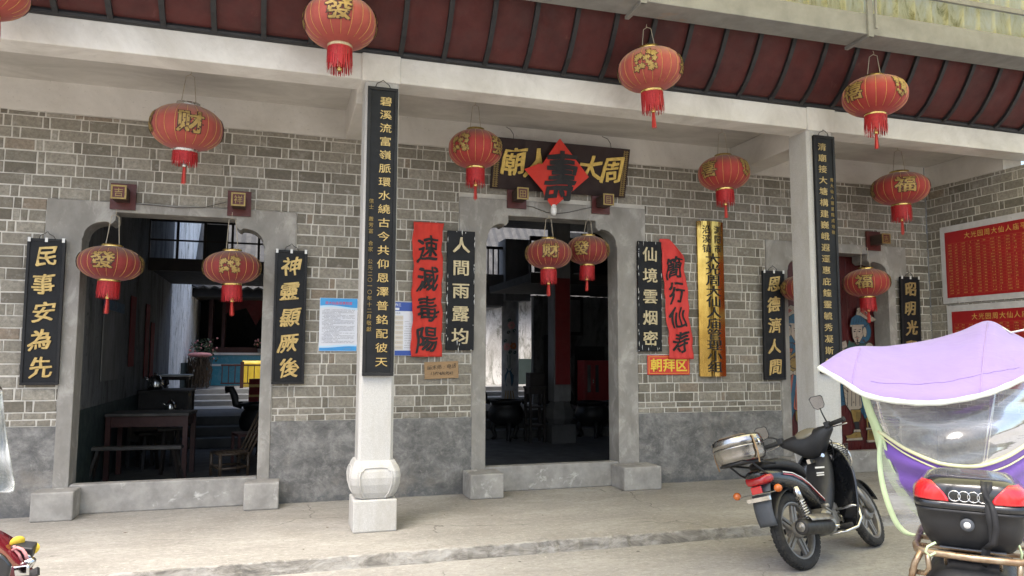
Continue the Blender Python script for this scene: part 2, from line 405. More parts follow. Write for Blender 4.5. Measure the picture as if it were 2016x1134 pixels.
# ---------------------------------------------------------------- temple front
temple = thing('temple_building', 'grey brick temple front with white beam, red eaves and three stone framed doorways', 'temple')
DOORS = [dict(ji=(-1.85, -.16), jo=(-1.985, -.042), jt=2.64, lt=2.92, lx=(-1.565, -.445), hx=(-2.17, .155), hz=(2.56, 3.02)),
         dict(ji=(2.245, 3.88), jo=(2.085, 4.14), jt=2.82, lt=3.13, lx=(2.505, 3.60), hx=(1.925, 4.262), hz=(2.86, 3.315)),
         dict(ji=(6.31, 7.935), jo=(6.17, 8.06), jt=2.63, lt=2.90, lx=(6.60, 7.60), hx=(5.99, 8.262), hz=(2.56, 3.025))]
WT = .34
def bricks(b, u0, u1, z0, z1, holes, P, seed):
    """courses of long bricks and thin upright headers between pale joints"""
    rnd = random.Random(seed); z = z0; row = 0
    while z < z1-.02:
        thin = z < z0+.12
        h = .066 if thin else .1145+rnd.uniform(-.003, .003)
        zt = min(z+h, z1); u = u0-.17*(row % 2)-rnd.uniform(0, .035)-.02*(row % 5); k = 0; pend = 0
        while u < u1:
            if thin: L = rnd.choice((.13, .19, .20, .21))+rnd.uniform(-.01, .01)
            elif pend: L = .066+rnd.uniform(-.006, .008); pend -= 1
            else: L = .268+rnd.uniform(-.012, .012); pend = 1 if rnd.random() < .88 else 2
            a, e = u, u+L; u = e
            segs = [(max(a, u0), min(e, u1))]
            for hx0, hx1, hz0, hz1 in holes:
                if hz0 < (z+zt)/2 < hz1:
                    segs = [q for s0, s1 in segs for q in ((s0, min(s1, hx0)), (max(s0, hx1), s1)) if q[1]-q[0] > .015]
            for s0, s1 in segs:
                if s1-s0 < .02: continue
                j = rnd.uniform(.0046, .0078); c = rnd.uniform(.003, .007); o = rnd.uniform(.003, .0065); w = lambda: rnd.uniform(-.0028, .0028)
                q = [(s0+j, z+j), (s1-j, z+j), (s1-j, zt-j), (s0+j, zt-j)]
                q = [(p+w(), r+w()) for p, r in q]
                cx, cz = (s0+s1)/2, (z+zt)/2
                inn = [(p-math.copysign(c, p-cx), r-math.copysign(c, r-cz)) for p, r in q]
                t = min(1, max(0, rnd.gauss(.48, .24))); t = t if abs(t-.5) > .001 else .51
                b.add([P(p, r, 0) for p, r in q]+[P(p, r, o) for p, r in inn],
                      [(4, 5, 6, 7), (0, 1, 5, 4), (1, 2, 6, 5), (2, 3, 7, 6), (3, 0, 4, 7)], t)
        z = zt; row += 1
def wall_boxes(b, u0, u1, z0, z1, holes, y0, y1):
    us = sorted({u0, u1, *[h[0] for h in holes], *[h[1] for h in holes]})
    for a, e in zip(us, us[1:]):
        zs = [(z0, z1)]
        for hx0, hx1, hz0, hz1 in holes:
            if hx0 <= a and e <= hx1: zs = [q for s0, s1 in zs for q in ((s0, min(s1, hz0)), (max(s0, hz1), s1)) if q[1]-q[0] > .01]
        for s0, s1 in zs: b.box(a, e, y0, y1, s0, s1)
holes = []
for d in DOORS:
    holes += [(d['jo'][0], d['jo'][1], -1, d['hz'][0]+.001), (d['hx'][0], d['hx'][1], d['hz'][0], d['hz'][1])]
b = MB(); b.m = 1
wall_boxes(b, -9, 8.66, .83, 3.875, holes, 0, WT)
b.m = 0; bricks(b, -9, 8.68, .83, 3.875, holes, lambda u, z, n: (u, -n-.0008, z), 3)
b.build('brick_wall', ['brick', 'mortar'], temple)
for u0, u1 in ((-9, -1.985), (-.042, 2.085), (4.14, 6.17), (8.06, 8.66)):
    b = MB(); b.box(u0, u1, -.012, WT, 0, .828); b.build('cement_dado', 'dado', temple)
b = MB(); b.box(-9, 8.66, -.008, WT, 3.877, 4.35); b.build('plaster_band', 'band_white', temple)

def frame_poly(d):
    (a0, a1), (o0, o1), (l0, l1), (h0, h1) = d['ji'], d['jo'], d['lx'], d['hx']; jt, lt = d['jt'], d['lt']; zb = .0
    def sh(x, l, s):           # shoulder from jamb top to lintel edge; s = +1 left side
        w = l-x
        pts = [(x, jt), (x+.012*s, jt+.03)]
        H = lt-jt-.10
        for k in range(1, 9):
            t = k/8*math.pi/2; pts.append((x+.012*s+(w*.68)*(1-math.cos(t)), jt+.03+(H-.03)*math.sin(t)))
        e = pts[-1]
        pts += [(e[0]+w*.06, e[1]-.004), (e[0]+w*.10, e[1]-.022), (e[0]+w*.16, e[1]-.018), (l-.012*s, e[1]+.004), (l, e[1]+.02), (l, lt)]
        return pts
    inner = [(a0, zb)]+sh(a0, l0, 1)+[p for p in sh(a1, l1, -1)][::-1]+[(a1, zb)]
    return [(o0, zb), (o0, d['hz'][0]), (h0, d['hz'][0]), (h0, d['hz'][1]), (h1, d['hz'][1]), (h1, d['hz'][0]), (o1, d['hz'][0]), (o1, zb)]+inner[::-1], inner
frames = []
for i, d in enumerate(DOORS):
    poly, inner = frame_poly(d)
    b = MB(); b.prism(poly, lambda p: (p[0], -.022, p[1]), lambda p: (p[0], .26, p[1]))
    fr = b.build('door_frame', 'stone', temple, bevel=.006); frames.append(fr)
    (a0, a1), (o0, o1) = d['ji'], d['jo']
    b = MB(); b.box(a0+.001, a1-.001, -.012, .12, 0, .278); b.build('threshold', 'stone_base', fr, bevel=.012)
    for x0, x1 in ((o0-.10, a0+.11), (a1-.11, o1+.10)):
        b = MB(); b.box(x0, x1, -.38 if i else -.30, -.025, 0, .262)
        b.build('base_block', 'stone_base', fr, bevel=.014)
# door pegs: a red back board, a wooden stub, a gilt framed square with a character
def peg(fr, x, z, ch):
    b = MB(); b.m = 0; b.box(x-.115, x+.115, -.048, -.024, z-.13, z+.13)
    b.m = 1; b.box(x-.062, x+.062, -.26, -.048, z-.062, z+.062)
    b.m = 2; y = -.26; w = .068
    for q in ((x-w, x+w, z+.053, z+.068), (x-w, x+w, z-.068, z-.053), (x-w, x-w+.015, z-.053, z+.053), (x+w-.015, x+w, z-.053, z+.053)): b.box(q[0], q[1], y-.012, y, q[2], q[3])
    b.m = 3; b.box(x-w+.015, x+w-.015, y-.006, y, z-.053, z+.053)
    b.m = 2; put(b, ch, (x, y-.009, z-.002), X, Z, -Y, .088, .09, 0)
    b.build('door_peg', ['red_wood', 'dark_wood', 'gold_dim', 'red_wood'], fr)
pm('dark_wood', (.05, .028, .02), (.03, .018, .013), 5, .55, bump=.15, stretch=(1, 1, 6))
for fr, x, z, ch in ((0, -1.505, 3.075, '吉'), (0, -.42, 3.075, '祥'), (1, 2.60, 3.345, '田'), (1, 3.66, 3.345, '目'), (2, 6.55, 3.085, '如'), (2, 7.70, 3.085, '吉')):
    peg(frames[fr], x, z, ch)

# white concrete beam, ceiling, cross beams
b = MB(); b.box(-9, 9.2, -1.5, -1.21, 4.0, 4.245); b.box(.655, 1.005, -1.525, -1.20, 3.985, 4.246); b.box(5.47, 5.84, -1.525, -1.20, 3.985, 4.246)
b.build('front_beam', 'beam_white', temple, bevel=.01)
b = MB(); b.box(-9, 9.2, -1.22, .0, 4.19, 4.4); b.build('porch_ceiling', 'ceiling_white', temple)
for x in (.64, 5.5):
    b = MB(); b.box(x, x+.33, -1.215, -.009, 3.87, 4.188); b.build('cross_beam', 'band_white', temple, bevel=.008)
# red eave soffit curving up and out, black rafters below it
CURVE = [(-1.47, 4.285), (-1.56, 4.325), (-1.66, 4.40), (-1.75, 4.505), (-1.83, 4.615), (-1.905, 4.74), (-1.955, 4.84), (-1.995, 4.93), (-2.03, 5.02), (-2.06, 5.10)]
b = MB(); b.smooth = True
b.grid(lambda u, v: (-9+18.4*u, *CURVE[min(int(round(v*9)), 9)]), 60, 9)
b.build('eave_soffit', 'soffit_red', temple, solid=.03)
k = -20
while True:
    x = 1.0+.3985*k
    if x > 9.1: break
    b = MB(); secs = []
    for i, (y, z) in enumerate(CURVE):
        d = Vector((0, *CURVE[min(i+1, 9)]))-Vector((0, *CURVE[max(i-1, 0)])); n = Vector((0, -d.z, d.y)).normalized()
        if n.z > 0: n = -n
        c = Vector((x, y, z))
        secs.append([c+X*-.022+n*.005, c+X*.022+n*.005, c+X*.022+n*.05, c+X*-.022+n*.05])
    b.loft(secs); b.build('rafter', 'rafter_black', temple); k += 1
b = MB(); b.tube([(-9, -1.50, 4.272), (9.3, -1.50, 4.272)], .032, 10)
b.box(-9, 9.3, -1.49, -1.44, 4.247, 4.30); b.build('gutter_trim', 'rafter_black', temple, smooth=False)
# roof above the eave: tiles seen only from elsewhere
pm('roof_tile', (.07, .068, .065), (.045, .044, .043), 4, .85, bump=.5, fine=30)
b = MB(); b.grid(lambda u, v: (-9+18.4*u, -2.10+2.9*v, 5.13+1.75*v+.03*math.sin(u*18.4*2*math.pi/.25)), 220, 3); b.build('roof', 'roof_tile', temple, solid=.05)

# side wall closing the porch on the right
sw = thing('side_wall', 'grey brick side wall closing the right end of the porch, white band above', 'wall', (8.68, -1.2, 0))
sw_h = []
T = lambda u, z, n: (-n-.0008, u+1.2, z)
b = MB(); b.m = 1; b.box(0, .3, -1.4, 1.19, .83, 3.875); b.m = 0
bricks(b, -2.6, 0-.001, .83, 3.875, [], T, 11); b.build('brick_face', ['brick', 'mortar'], sw)
b = MB(); b.box(-.012, .3, -1.4, 1.185, -.0, .828); b.build('cement_dado', 'dado', sw)
b = MB(); b.box(-.008, .3, -.005, 1.19, 3.877, 4.185); b.build('plaster_band', 'band_white', sw)

# granite columns on carved pedestals
def column(x0, x1, label, w):
    cx = (x0+x1)/2; t = thing('stone_column', label, 'column', (cx, -1.512+w, 0), group='granite porch columns')
    c = .026
    oct_ = [(-w+c, -w), (w-c, -w), (w, -w+c), (w, w-c), (w-c, w), (-w+c, w), (-w, w-c), (-w, -w+c)]
    b = MB(); b.loft([[(x, y, z) for x, y in oct_] for z in (.60, 3.984)]); b.build('shaft', 'granite', t)
    b = MB(); b.box(-.188, .188, -.188, .188, 0, .272); b.build('plinth', 'granite', t, bevel=.012)
    prof = [(.272, .142), (.283, .158), (.33, .185), (.40, .206), (.46, .213), (.51, .207), (.56, .19), (.59, .175), (.602, .17)]
    secs = []
    for z, r in prof:
        k = .045
        secs.append([(-r+k, -r, z), (r-k, -r, z), (r, -r+k, z), (r, r-k, z), (r-k, r, z), (-r+k, r, z), (-r, r-k, z), (-r, -r+k, z)])
    b = MB(); b.loft(secs); d = b.build('pedestal_drum', 'granite', t, bevel=.008)
    # raised outline of the carved panel on each face
    for q in range(4):
        rot = Matrix.Rotation(q*math.pi/2, 4, 'Z'); pts = []
        def rr(z):
            for (z0, r0), (z1, r1) in zip(prof, prof[1:]):
                if z0 <= z <= z1: return r0+(r1-r0)*(z-z0)/(z1-z0)
            return .17
        for u, z in [(-.085, .285), (-.115, .33), (-.135, .40), (-.140, .47), (-.128, .515), (-.11, .522), (-.10, .54), (-.05, .546), (.05, .546), (.10, .54), (.11, .522), (.128, .515), (.140, .47), (.135, .40), (.115, .33), (.085, .285)]:
            pts.append(rot @ Vector((u, -rr(z)-.003, z)))
        b = MB(); b.tube(pts, .0075, 6); b.build('carved_panel', 'granite', d)
    return t
column(.695, .995, 'granite porch column left of the central doorway, bulging carved pedestal fully in view', .152)
column(5.47, 5.80, 'granite porch column standing before the red painted door, behind the black motorcycle', .168)

# ---------------------------------------------------------------- boards and papers
GB = 'black couplet boards on the facade'
def board(name, label, cat, o, w, h, mat, th=.03, rot=(0, 0, 0), edge=None, group=None, ew=.022, inset=True):
    """a board hung with its lower edge centred on o; returns the thing, front plane y"""
    t = thing(name, label, cat, o, rot, group); b = MB(); b.box(-w/2, w/2, -th, 0, 0, h); b.build('panel', mat, t, bevel=.004)
    if edge:
        f = MB(); g = .010
        for q in ((-w/2-.003, w/2+.003, -.003, ew), (-w/2-.003, w/2+.003, h-ew, h+.003), (-w/2-.003, -w/2+ew, ew, h-ew), (w/2-ew, w/2+.003, ew, h-ew)):
            f.box(q[0], q[1], -th-g, -th+.004, q[2], q[3])
        f.build('frame', edge, t, bevel=.004)
    return t, -th-.0035
def letters(t, chars, y, size, mat, name='lettering', bold=.02, brush=0, sy=None, depth=.03, thick=0):
    b = MB()
    for ch, x, z in chars: put(b, ch, (x, y, z), X, Z, -Y, size, sy or size, bold, brush, depth, None, thick)
    return b.build(name, mat, t)
def col_chars(s, x, z0, z1):
    n = len(s); return [(c, x, z0+(z1-z0)*i/(n-1)) for i, c in enumerate(s)]
def hook(t, z, y=-.012, w=.07):
    b = MB(); b.tube([(-w, y, z), (-w*.8, y-.012, z+.035), (-w*.25, y-.02, z+.055), (0, y, z+.075), (w*.25, y-.02, z+.05), (w*.75, y-.012, z+.03), (w, y, z)], .004, 6); b.build('hanging_wire', 'wire', t, smooth=True)
def clips(t, w, h, y):
    b = MB()
    for x in (-w/2+.015, 0, w/2-.015): b.box(x-.012, x+.012, y-.006, y, h-.03, h+.012)
    b.build('tape_tab', 'tape_white', t)
for txt, xc, z0, lab, gold, br, hk in (
        ('民事安為先', -2.135, 1.228, 'black board lettered 民事安為先, left of the left doorway', 'gold_leaf', .8, 1),
        ('神靈顯厥後', .113, 1.219, 'black board lettered 神靈顯厥後, right of the left doorway', 'gold_leaf', .8, 1),
        ('人間雨露均', 1.936, 1.574, 'black board lettered 人間雨露均 beside the red cloth strip, edges chipped white', 'gold_pale', .0, 0),
        ('仙境雲烟密', 4.29, 1.572, 'scuffed black board lettered 仙境雲烟密, right of the central doorway', 'gold_pale', .0, 0),
        ('恩德濟人間', 6.05, 1.224, 'black board lettered 恩德濟人間, left of the stone column by the painted door', 'gold_leaf', .7, 1),
        ('昭明光聖', 8.255, 1.224, 'black board lettered 昭明光聖, right of the painted door, partly behind the canopy', 'gold_old', .7, 1)):
    w, h = .318, 1.385
    if xc in (1.936, 4.29): h = 1.335
    t, y = board('couplet_board', lab, 'couplet board', (xc, -.024, z0), w, h, 'black_lacquer', .03, (R(1.0), 0, 0), 'black_edge' if hk else None, GB)
    zs = [.895, .70, .505, .31, .12]
    letters(t, [(c, (.0 if not br else .008*(-1)**i), h*zs[i]*(.985)) for i, c in enumerate(txt)], y, .205 if not br else .20, gold, bold=0, thick=.020 if br else .017, brush=br, sy=.205 if br else .185)
    if hk: hook(t, h); clips(t, w, h, y-.008)
    else:
        rn = random.Random(int(xc*10)); q = MB()
        for k in range(34):
            if rn.random() < .7: x, z = rn.choice((-1, 1))*(w/2-rn.uniform(.0, .012)), rn.uniform(0, h)
            else: x, z = rn.uniform(-w/2, w/2), rn.choice((rn.uniform(0, .15), rn.uniform(h-.02, h)))
            a, l = rn.uniform(.002, .006), rn.uniform(.008, .05)
            q.prism([(x-a, z), (x, z-l), (x+a*.6, z-l*.3), (x+a*.4, z+l*.6)], lambda p: (p[0], -.0312, p[1]), lambda p: (p[0], -.0325, p[1]))
        q.build('chipped_paint', 'tape_white', t)
# long couplets hung on the columns
for txt, xc, z0, z1, lab, small, sx, sz0, sz1, dx in (
        ('碧溪流富嶺脈環水繞古今共仰恩澤普銘配彼天', .845, 1.335, 3.925, 'tall black couplet board on the column left of the central doorway', '信士 蕭芳富 合家 公元二〇一〇年十二月敬獻', -.085, 2.88, 1.74, .028),
        ('清廟接大塘構建巍峨遐邇惠庇鐘靈毓秀凝斯地', 5.655, 1.335, 3.925, 'tall black couplet board on the column before the painted door', '周大仙人墓夏陰成地敬', .082, 3.44, 2.86, -.03)):
    t, y = board('long_couplet_board', lab, 'couplet board', (xc, -1.514, z0), .268, z1-z0, 'black_lacquer', .03, (0, 0, 0), 'black_edge', 'long couplets on the columns', .026)
    letters(t, col_chars(txt, dx, z1-z0-.125, .12), y, .112, 'gold_leaf' if xc < 3 else 'gold_old', bold=.004, sy=.088)
    letters(t, [c for c in col_chars(small, sx, sz0-z0, sz1-z0) if c[0] != ' '], y, .045, 'gold_dim', 'small_lettering', bold=.0)
    hook(t, z1-z0, -.02)
# name board over the central door, leaning out at the top
tl, tr = at(977, 268, Y=-.21), at(1237, 296, Y=-.21); bl, br_ = at(965, 369, Y=-.05), at(1229, 389, Y=-.05)
h = (tl-bl).length; w = 1.70; lean = math.atan2(.16, (tl.z-bl.z)); xc = (bl.x+br_.x+tl.x+tr.x)/4
t, y = board('name_board', 'dark brown name board leaning out above the central doorway, gold characters', 'sign board', (xc, -.03, (bl.z+br_.z)/2), w, h, 'brown_board', .03, (lean, 0, 0))
letters(t, [('廟', -.60, .33), ('人', -.31, .33), ('仙', .0, .33), ('大', .36, .32), ('周', .64, .32)], y, .30, 'gold_yellow', bold=0, thick=.024, brush=.8, sy=.33)
b = MB()
for sx in (-1, 1):
    for k in range(2):
        x = sx*(w/2-.035-.032*k)
        b.m = 0
        for i in range(22):
            z = .02+i*(h-.04)/22; q = (h-.04)/22*.84
            b.box(x-.013, x+.013, y-.002, y+.001, z, z+.004); b.box(x-.013, x-.009, y-.002, y+.001, z, z+q); b.box(x+.009, x+.013, y-.002, y+.001, z, z+q*.5); b.box(x-.003, x+.002, y-.002, y+.001, z+q*.3, z+q)
b.build('key_border', 'gold_dim', t)
letters(t, [(c, .12+.09*i, .065) for i, c in enumerate('戊子年四月吉日')], y, .06, 'print_dark_red', 'small_lettering', bold=.0) if 0 else None
b = MB()
for sx in (-.62, .60): b.tube([(sx, -.02, h), (sx+.01, .03, h+.05), (sx-.02, .06, h+.10), (sx-.025, .24, h+.13)], .004, 5)
b.build('hanging_wire', 'wire', t, smooth=True)
# red diamond paper 壽 in front of the name board
dm = thing('diamond_paper', 'red diamond paper with black 壽 fixed over the name board', 'paper', at(1099, 342, Y=-.20)+Vector((.02, 0, 0)), (R(13), 0, R(0)))
pts = [(-.035, .40), (.355, -.01), (.05, -.29), (-.06, -.40), (-.17, -.28), (-.20, -.21), (-.44, .02), (-.27, .10), (-.26, .055), (-.235, .10), (-.06, .37)]
b = MB()
cn = (0, 0)
yy = lambda p: -.02-.035*max(0, 1-(abs(p[0])+abs(p[1]))*2.2)+.016*math.sin(p[0]*9+p[1]*7)
vs = [(0, yy((0, 0)), 0)]; fs = []
for ring in (.33, .66, 1):
    vs += [(p[0]*ring, yy((p[0]*ring, p[1]*ring)), p[1]*ring) for p in pts]
n = len(pts)
fs = [(0, 1+i, 1+(i+1) % n) for i in range(n)]+[(1+r*n+i, 1+(r+1)*n+i, 1+(r+1)*n+(i+1) % n, 1+r*n+(i+1) % n) for r in range(2) for i in range(n)]
b.add(vs, fs); b.build('paper_sheet', 'red_cloth', dm, solid=.002)
b = MB(); put(b, '壽', (.0, 0, 0), X, Z, -Y, .42, .60, 0, .3, 0, lambda x, y, z: Vector((x+.0, yy((x, y-.03))-.012, y-.03)), .026); b.build('lettering', 'ink', dm)
# red cloth strips with brush lettering
def strip(label, xc, z0, w, h, txt, seed, curl):
    rn = random.Random(seed); t = thing('cloth_strip', label, 'cloth strip', (xc, -.035, z0), group='red cloth strips beside the doorway')
    ph = [rn.uniform(0, 6) for _ in range(6)]
    def surf(u, v):
        x = (u-.5)*w*(1-.07*math.sin(v*2.6)*(1 if u > .5 else .3)); z = v*h
        y = -.016-.014*math.sin(u*9+ph[0]+v*3)*math.sin(v*11+ph[1])-.008*math.sin(v*31+ph[2]+u*7)-.006*math.sin(u*24+v*13+ph[3])*math.sin(v*5+ph[5])
        x += .008*math.sin(v*17+ph[4])+.004*math.sin(v*47+ph[2])*(1 if u > .5 else -1)
        if curl:
            x += -.055+.115*(1-v) - .0*u
            if v > .80 and u > .30: k = min(1, (v-.80)/.2)*(u-.3)/.7; z -= .42*k*k*(h*.4) ; y -= .10*k; x -= .07*k
        return Vector((x, y, z))
    b = MB(); b.smooth = True; b.grid(surf, 18, 60); o = b.build('cloth', 'red_cloth_bright' if curl else 'red_cloth', t, solid=.003)
    b = MB(); n = len(txt); top, bot = (.80, .13) if not curl else (.76, .14)
    for i, ch in enumerate(txt):
        zc = top+(bot-top)*i/(n-1)
        put(b, ch, (0, 0, 0), X, Z, -Y, w*.74, w*.86, 0, 1.0, 0, lambda x, y, z: surf(min(1, max(0, .5+x/w)), min(1, max(0, zc+y/h)))+Vector((0, -.008, 0)), .020)
    b.build('lettering', 'ink', t); return t
strip('wrinkled red cloth strip reading 速滅毒陽 between blue notice and black board', 1.565, 1.50, .345, 1.49, '速滅毒陽', 1, False)
strip('red cloth strip reading 簡行仙寿, top corner curling off, beside the brass plaque', 4.66, 1.48, .33, 1.47, '簡行仙寿', 2, True)
# brass plaque
t = thing('brass_plaque', 'tall polished brass plaque with black characters right of the red cloth strip', 'plaque', (5.15, -.03, 1.268))
w, h = .37, 1.935
def bp(u): return -.025-.04*math.sin(math.pi*u)
b = MB(); b.smooth = True; pts = [(-w/2+w*u/16, bp(u/16)) for u in range(17)]+[(w/2, 0), (-w/2, 0)]
b.smooth = False; b.prism(pts, lambda p: (p[0], p[1], 0), lambda p: (p[0], p[1], h)); b.build('plate', 'brass', t)
b = MB()
def onb(cx, cz): return lambda x, y, z: Vector((cx+x, bp(min(1, max(0, .5+(cx+x)/w)))-.0075, cz+y))
for i, c in enumerate('大光周大仙人庙管理小组'): put(b, c, (0, 0, 0), X, Z, -Y, .225, .145, .004, 0, 0, onb(.0+.01, h*(.755-.0695*i)))
for i, c in enumerate('浏阳市'): put(b, c, (0, 0, 0), X, Z, -Y, .115, .115, .004, 0, 0, onb(.085, h*(.945-.062*i)))
for i, c in enumerate('沿溪镇'): put(b, c, (0, 0, 0), X, Z, -Y, .115, .115, .004, 0, 0, onb(-.075, h*(.945-.062*i)))
b.build('lettering', 'ink', t)
# worship area sign
t, y = board('worship_sign', 'small red sign with yellow characters 朝拜区 under the curling red strip', 'sign', (4.553, -.012, 1.29), .575, .235, 'sign_red', .012)
letters(t, [('朝', -.17, .117), ('拜', 0, .117), ('区', .17, .117)], y+.002, .165, 'sign_yellow', bold=.02)
b = MB()
for q in ((-.27, .27, .016, .02), (-.27, .27, .215, .219), (-.27, -.266, .02, .215), (.266, .27, .02, .215)): b.box(q[0], q[1], -.0135, -.012, q[2], q[3])
b.build('border_line', 'sign_yellow', t)
# cardboard note
t = thing('cardboard_note', 'brown cardboard note with handwriting below the red cloth strip', 'note', (1.74, -.02, 1.262), (0, R(-2), 0))
b = MB(); b.box(-.19, .19, -.006, 0, 0, .185); b.build('card', 'cardboard', t)
letters(t, [(c, -.135+.055*i, .125) for i, c in enumerate('庙主师:')]+[('电', .085, .13), ('话', .14, .135)], -.008, .055, 'ink', bold=.0, brush=1, depth=0)
letters(t, [(c, -.115+.024*i, .058) for i, c in enumerate('13974869041')], -.008, .05, 'ink', 'number', bold=.0, brush=1, depth=0)
# blue notices
t = thing('blue_notice', 'blue and white printed notice on the brick wall left of the granite column', 'notice', (.614, -.012, 1.556))
w, h = .395, .565
b = MB(); b.box(-w/2, w/2, -.008, 0, 0, h); b.build('sheet', 'paper_white', t)
b = MB()
wave = lambda x, z0, a, p: z0+a*math.sin(x*11+p)
for z0, z1, a, p, mm, yy_ in ((.455, h-.004, .014, 2.4, 1, -.0095), (.475, h-.003, .012, 2.6, 0, -.0105)):
    b.m = mm; N = 16; xs_ = [-w/2+.004+(w-.008)*i/N for i in range(N+1)]
    b.prism([(x, wave(x, z0, a, p)) for x in xs_]+[(w/2-.004, z1), (-w/2+.004, z1)], lambda q: (q[0], yy_+.001, q[1]), lambda q: (q[0], yy_, q[1]))
for z1, a, p, mm, yy_ in ((.062, .008, .4, 1, -.0095), (.045, .009, .1, 0, -.0105)):
    b.m = mm; b.prism([(-w/2+.004, .004), (w/2-.004, .004)]+[(x, wave(x, z1, a, p)) for x in xs_[::-1]], lambda q: (q[0], yy_+.001, q[1]), lambda q: (q[0], yy_, q[1]))
b.build('blue_wave', ['poster_blue', 'poster_pale'], t)
letters(t, [(c, -.125+.0355*i, .512) for i, c in enumerate('周大仙庙规章制度')], -.0115, .035, 'print_red', bold=.008, depth=0)
def fine_print(mb, x0, x1, z, hgt, y, rn, cw=.0085, gap=.0022):
    x = x0
    while x < x1-cw:
        if rn.random() < .93:
            for q in range(3):
                zz = z+hgt*(q/3+.1)
                if rn.random() < .8: mb.add([(x, y, zz), (x+cw, y, zz), (x+cw, y, zz+hgt*.16), (x, y, zz+hgt*.16)], [(0, 1, 2, 3)])
            xv = x+cw*rn.uniform(.2, .8); mb.add([(xv, y, z), (xv+cw*.2, y, z), (xv+cw*.2, y, z+hgt), (xv, y, z+hgt)], [(0, 1, 2, 3)])
        x += cw+gap
rn = random.Random(5); b = MB(); z = .435; k = 0
while z > .075:
    k += 1; ind = .02 if k in (1, 5, 7, 9, 13, 18, 20, 24) else 0
    fine_print(b, -.17+ind, (.17 if k not in (4, 8, 12, 17, 19, 23, 26) else rn.uniform(-.05, .1)), z, .0085, -.0092, rn); z -= .0145
fine_print(b, .06, .15, .022, .008, -.0112, rn)
b.build('fine_print', 'print_grey', t)
t = thing('duty_notice', 'navy headed white notice half hidden between the column board and red strip', 'notice', (1.21, -.012, 1.512))
b = MB(); b.box(-.20, .20, -.008, 0, 0, .585); b.build('sheet', 'paper_white', t)
for z0, z1 in ((.485, .583), (.002, .055)):
    b = MB(); b.box(-.198, .198, -.0095, -.0081, z0, z1); b.build('navy_band', 'poster_navy', t)
letters(t, [(c, -.15+.034*i, .552) for i, c in enumerate('民间信仰工作三')], -.0105, .036, 'paper_white', bold=.012, depth=0)
letters(t, [(c, -.02+.024*i, .462) for i, c in enumerate('联系电话')], -.009, .022, 'print_grey', 'heading', bold=.01, depth=0)
b = MB(); b.box(-.198, .05, -.0105, -.0096, .495, .520); b.build('white_tab', 'paper_white', t)
b = MB()
for i in range(7): b.box(-.02, .095, -.0095, -.0081, .065+.054*i, .065+.054*i+.046)
b.build('tan_cell', 'pale_tan', t)
b = MB(); rn = random.Random(8)
for i in range(7): fine_print(b, -.01, .085, .082+.054*i, .009, -.0098, rn, .006)
for i in range(12): fine_print(b, .11, .19, .08+.026*i, .010, -.0085, rn)
b.build('fine_print', 'print_grey', t)

# donor boards on the side wall (facing -X)
def donor(label, y_far, y_near, z0, z1, rows, cols, seed):
    L = y_far-y_near; t = thing('donor_board', label, 'notice board', (8.655, y_far, z0), (0, 0, R(-90)), 'red donor boards on the side wall')
    h = z1-z0; b = MB(); b.box(0, L, -.008, 0, 0, h); b.build('backing', 'board_frame', t)
    b = MB(); b.box(.075, L-.075, -.011, -.0081, .075, h-.085); b.build('red_sheet', 'board_red', t)
    x0 = .30; n = int((L-.6)/.128)
    letters(t, [(c, .42+.098*i, h-.165) for i, c in enumerate('大光园周大仙人庙平安')], -.0125, .088, 'print_gold', bold=.004, depth=0)
    ln = MB(); rn = random.Random(seed); g = MB(); cw = .105; zt = h-.245; rh = .0385
    for r in range(rows+1):
        z = zt-rh*r
        if z < .09: break
        ln.box(.11, .11+cw*cols, -.0118, -.0111, z-.0012, z+.0012)
    zb = max(.09, zt-rh*rows)
    for c in range(cols+1): ln.box(.11+cw*c-.001, .11+cw*c+.001, -.0118, -.0111, zb, zt)
    ln.build('ruled_line', 'board_line', t)
    for r in range(rows):
        z = zt-rh*(r+1)+.010
        if z < .09: break
        for c in range(cols):
            x = .11+cw*c+.016
            fine_print(g, x, x+(.07 if c % 2 == 0 else .045), z, .018, -.0122, rn, .014, .005)
    g.build('fine_print', 'print_gold', t)
pm('board_line', (.52, .12, .05), (.45, .1, .04), 10, .5, bump=0)
donor('upper red donor list board, gold print, white frame, on the right side wall', -.24, -2.55, 2.235, 3.285, 21, 19, 1)
donor('lower red donor list board mostly hidden behind the purple canopy', -.29, -2.55, 1.05, 2.205, 21, 19, 2)

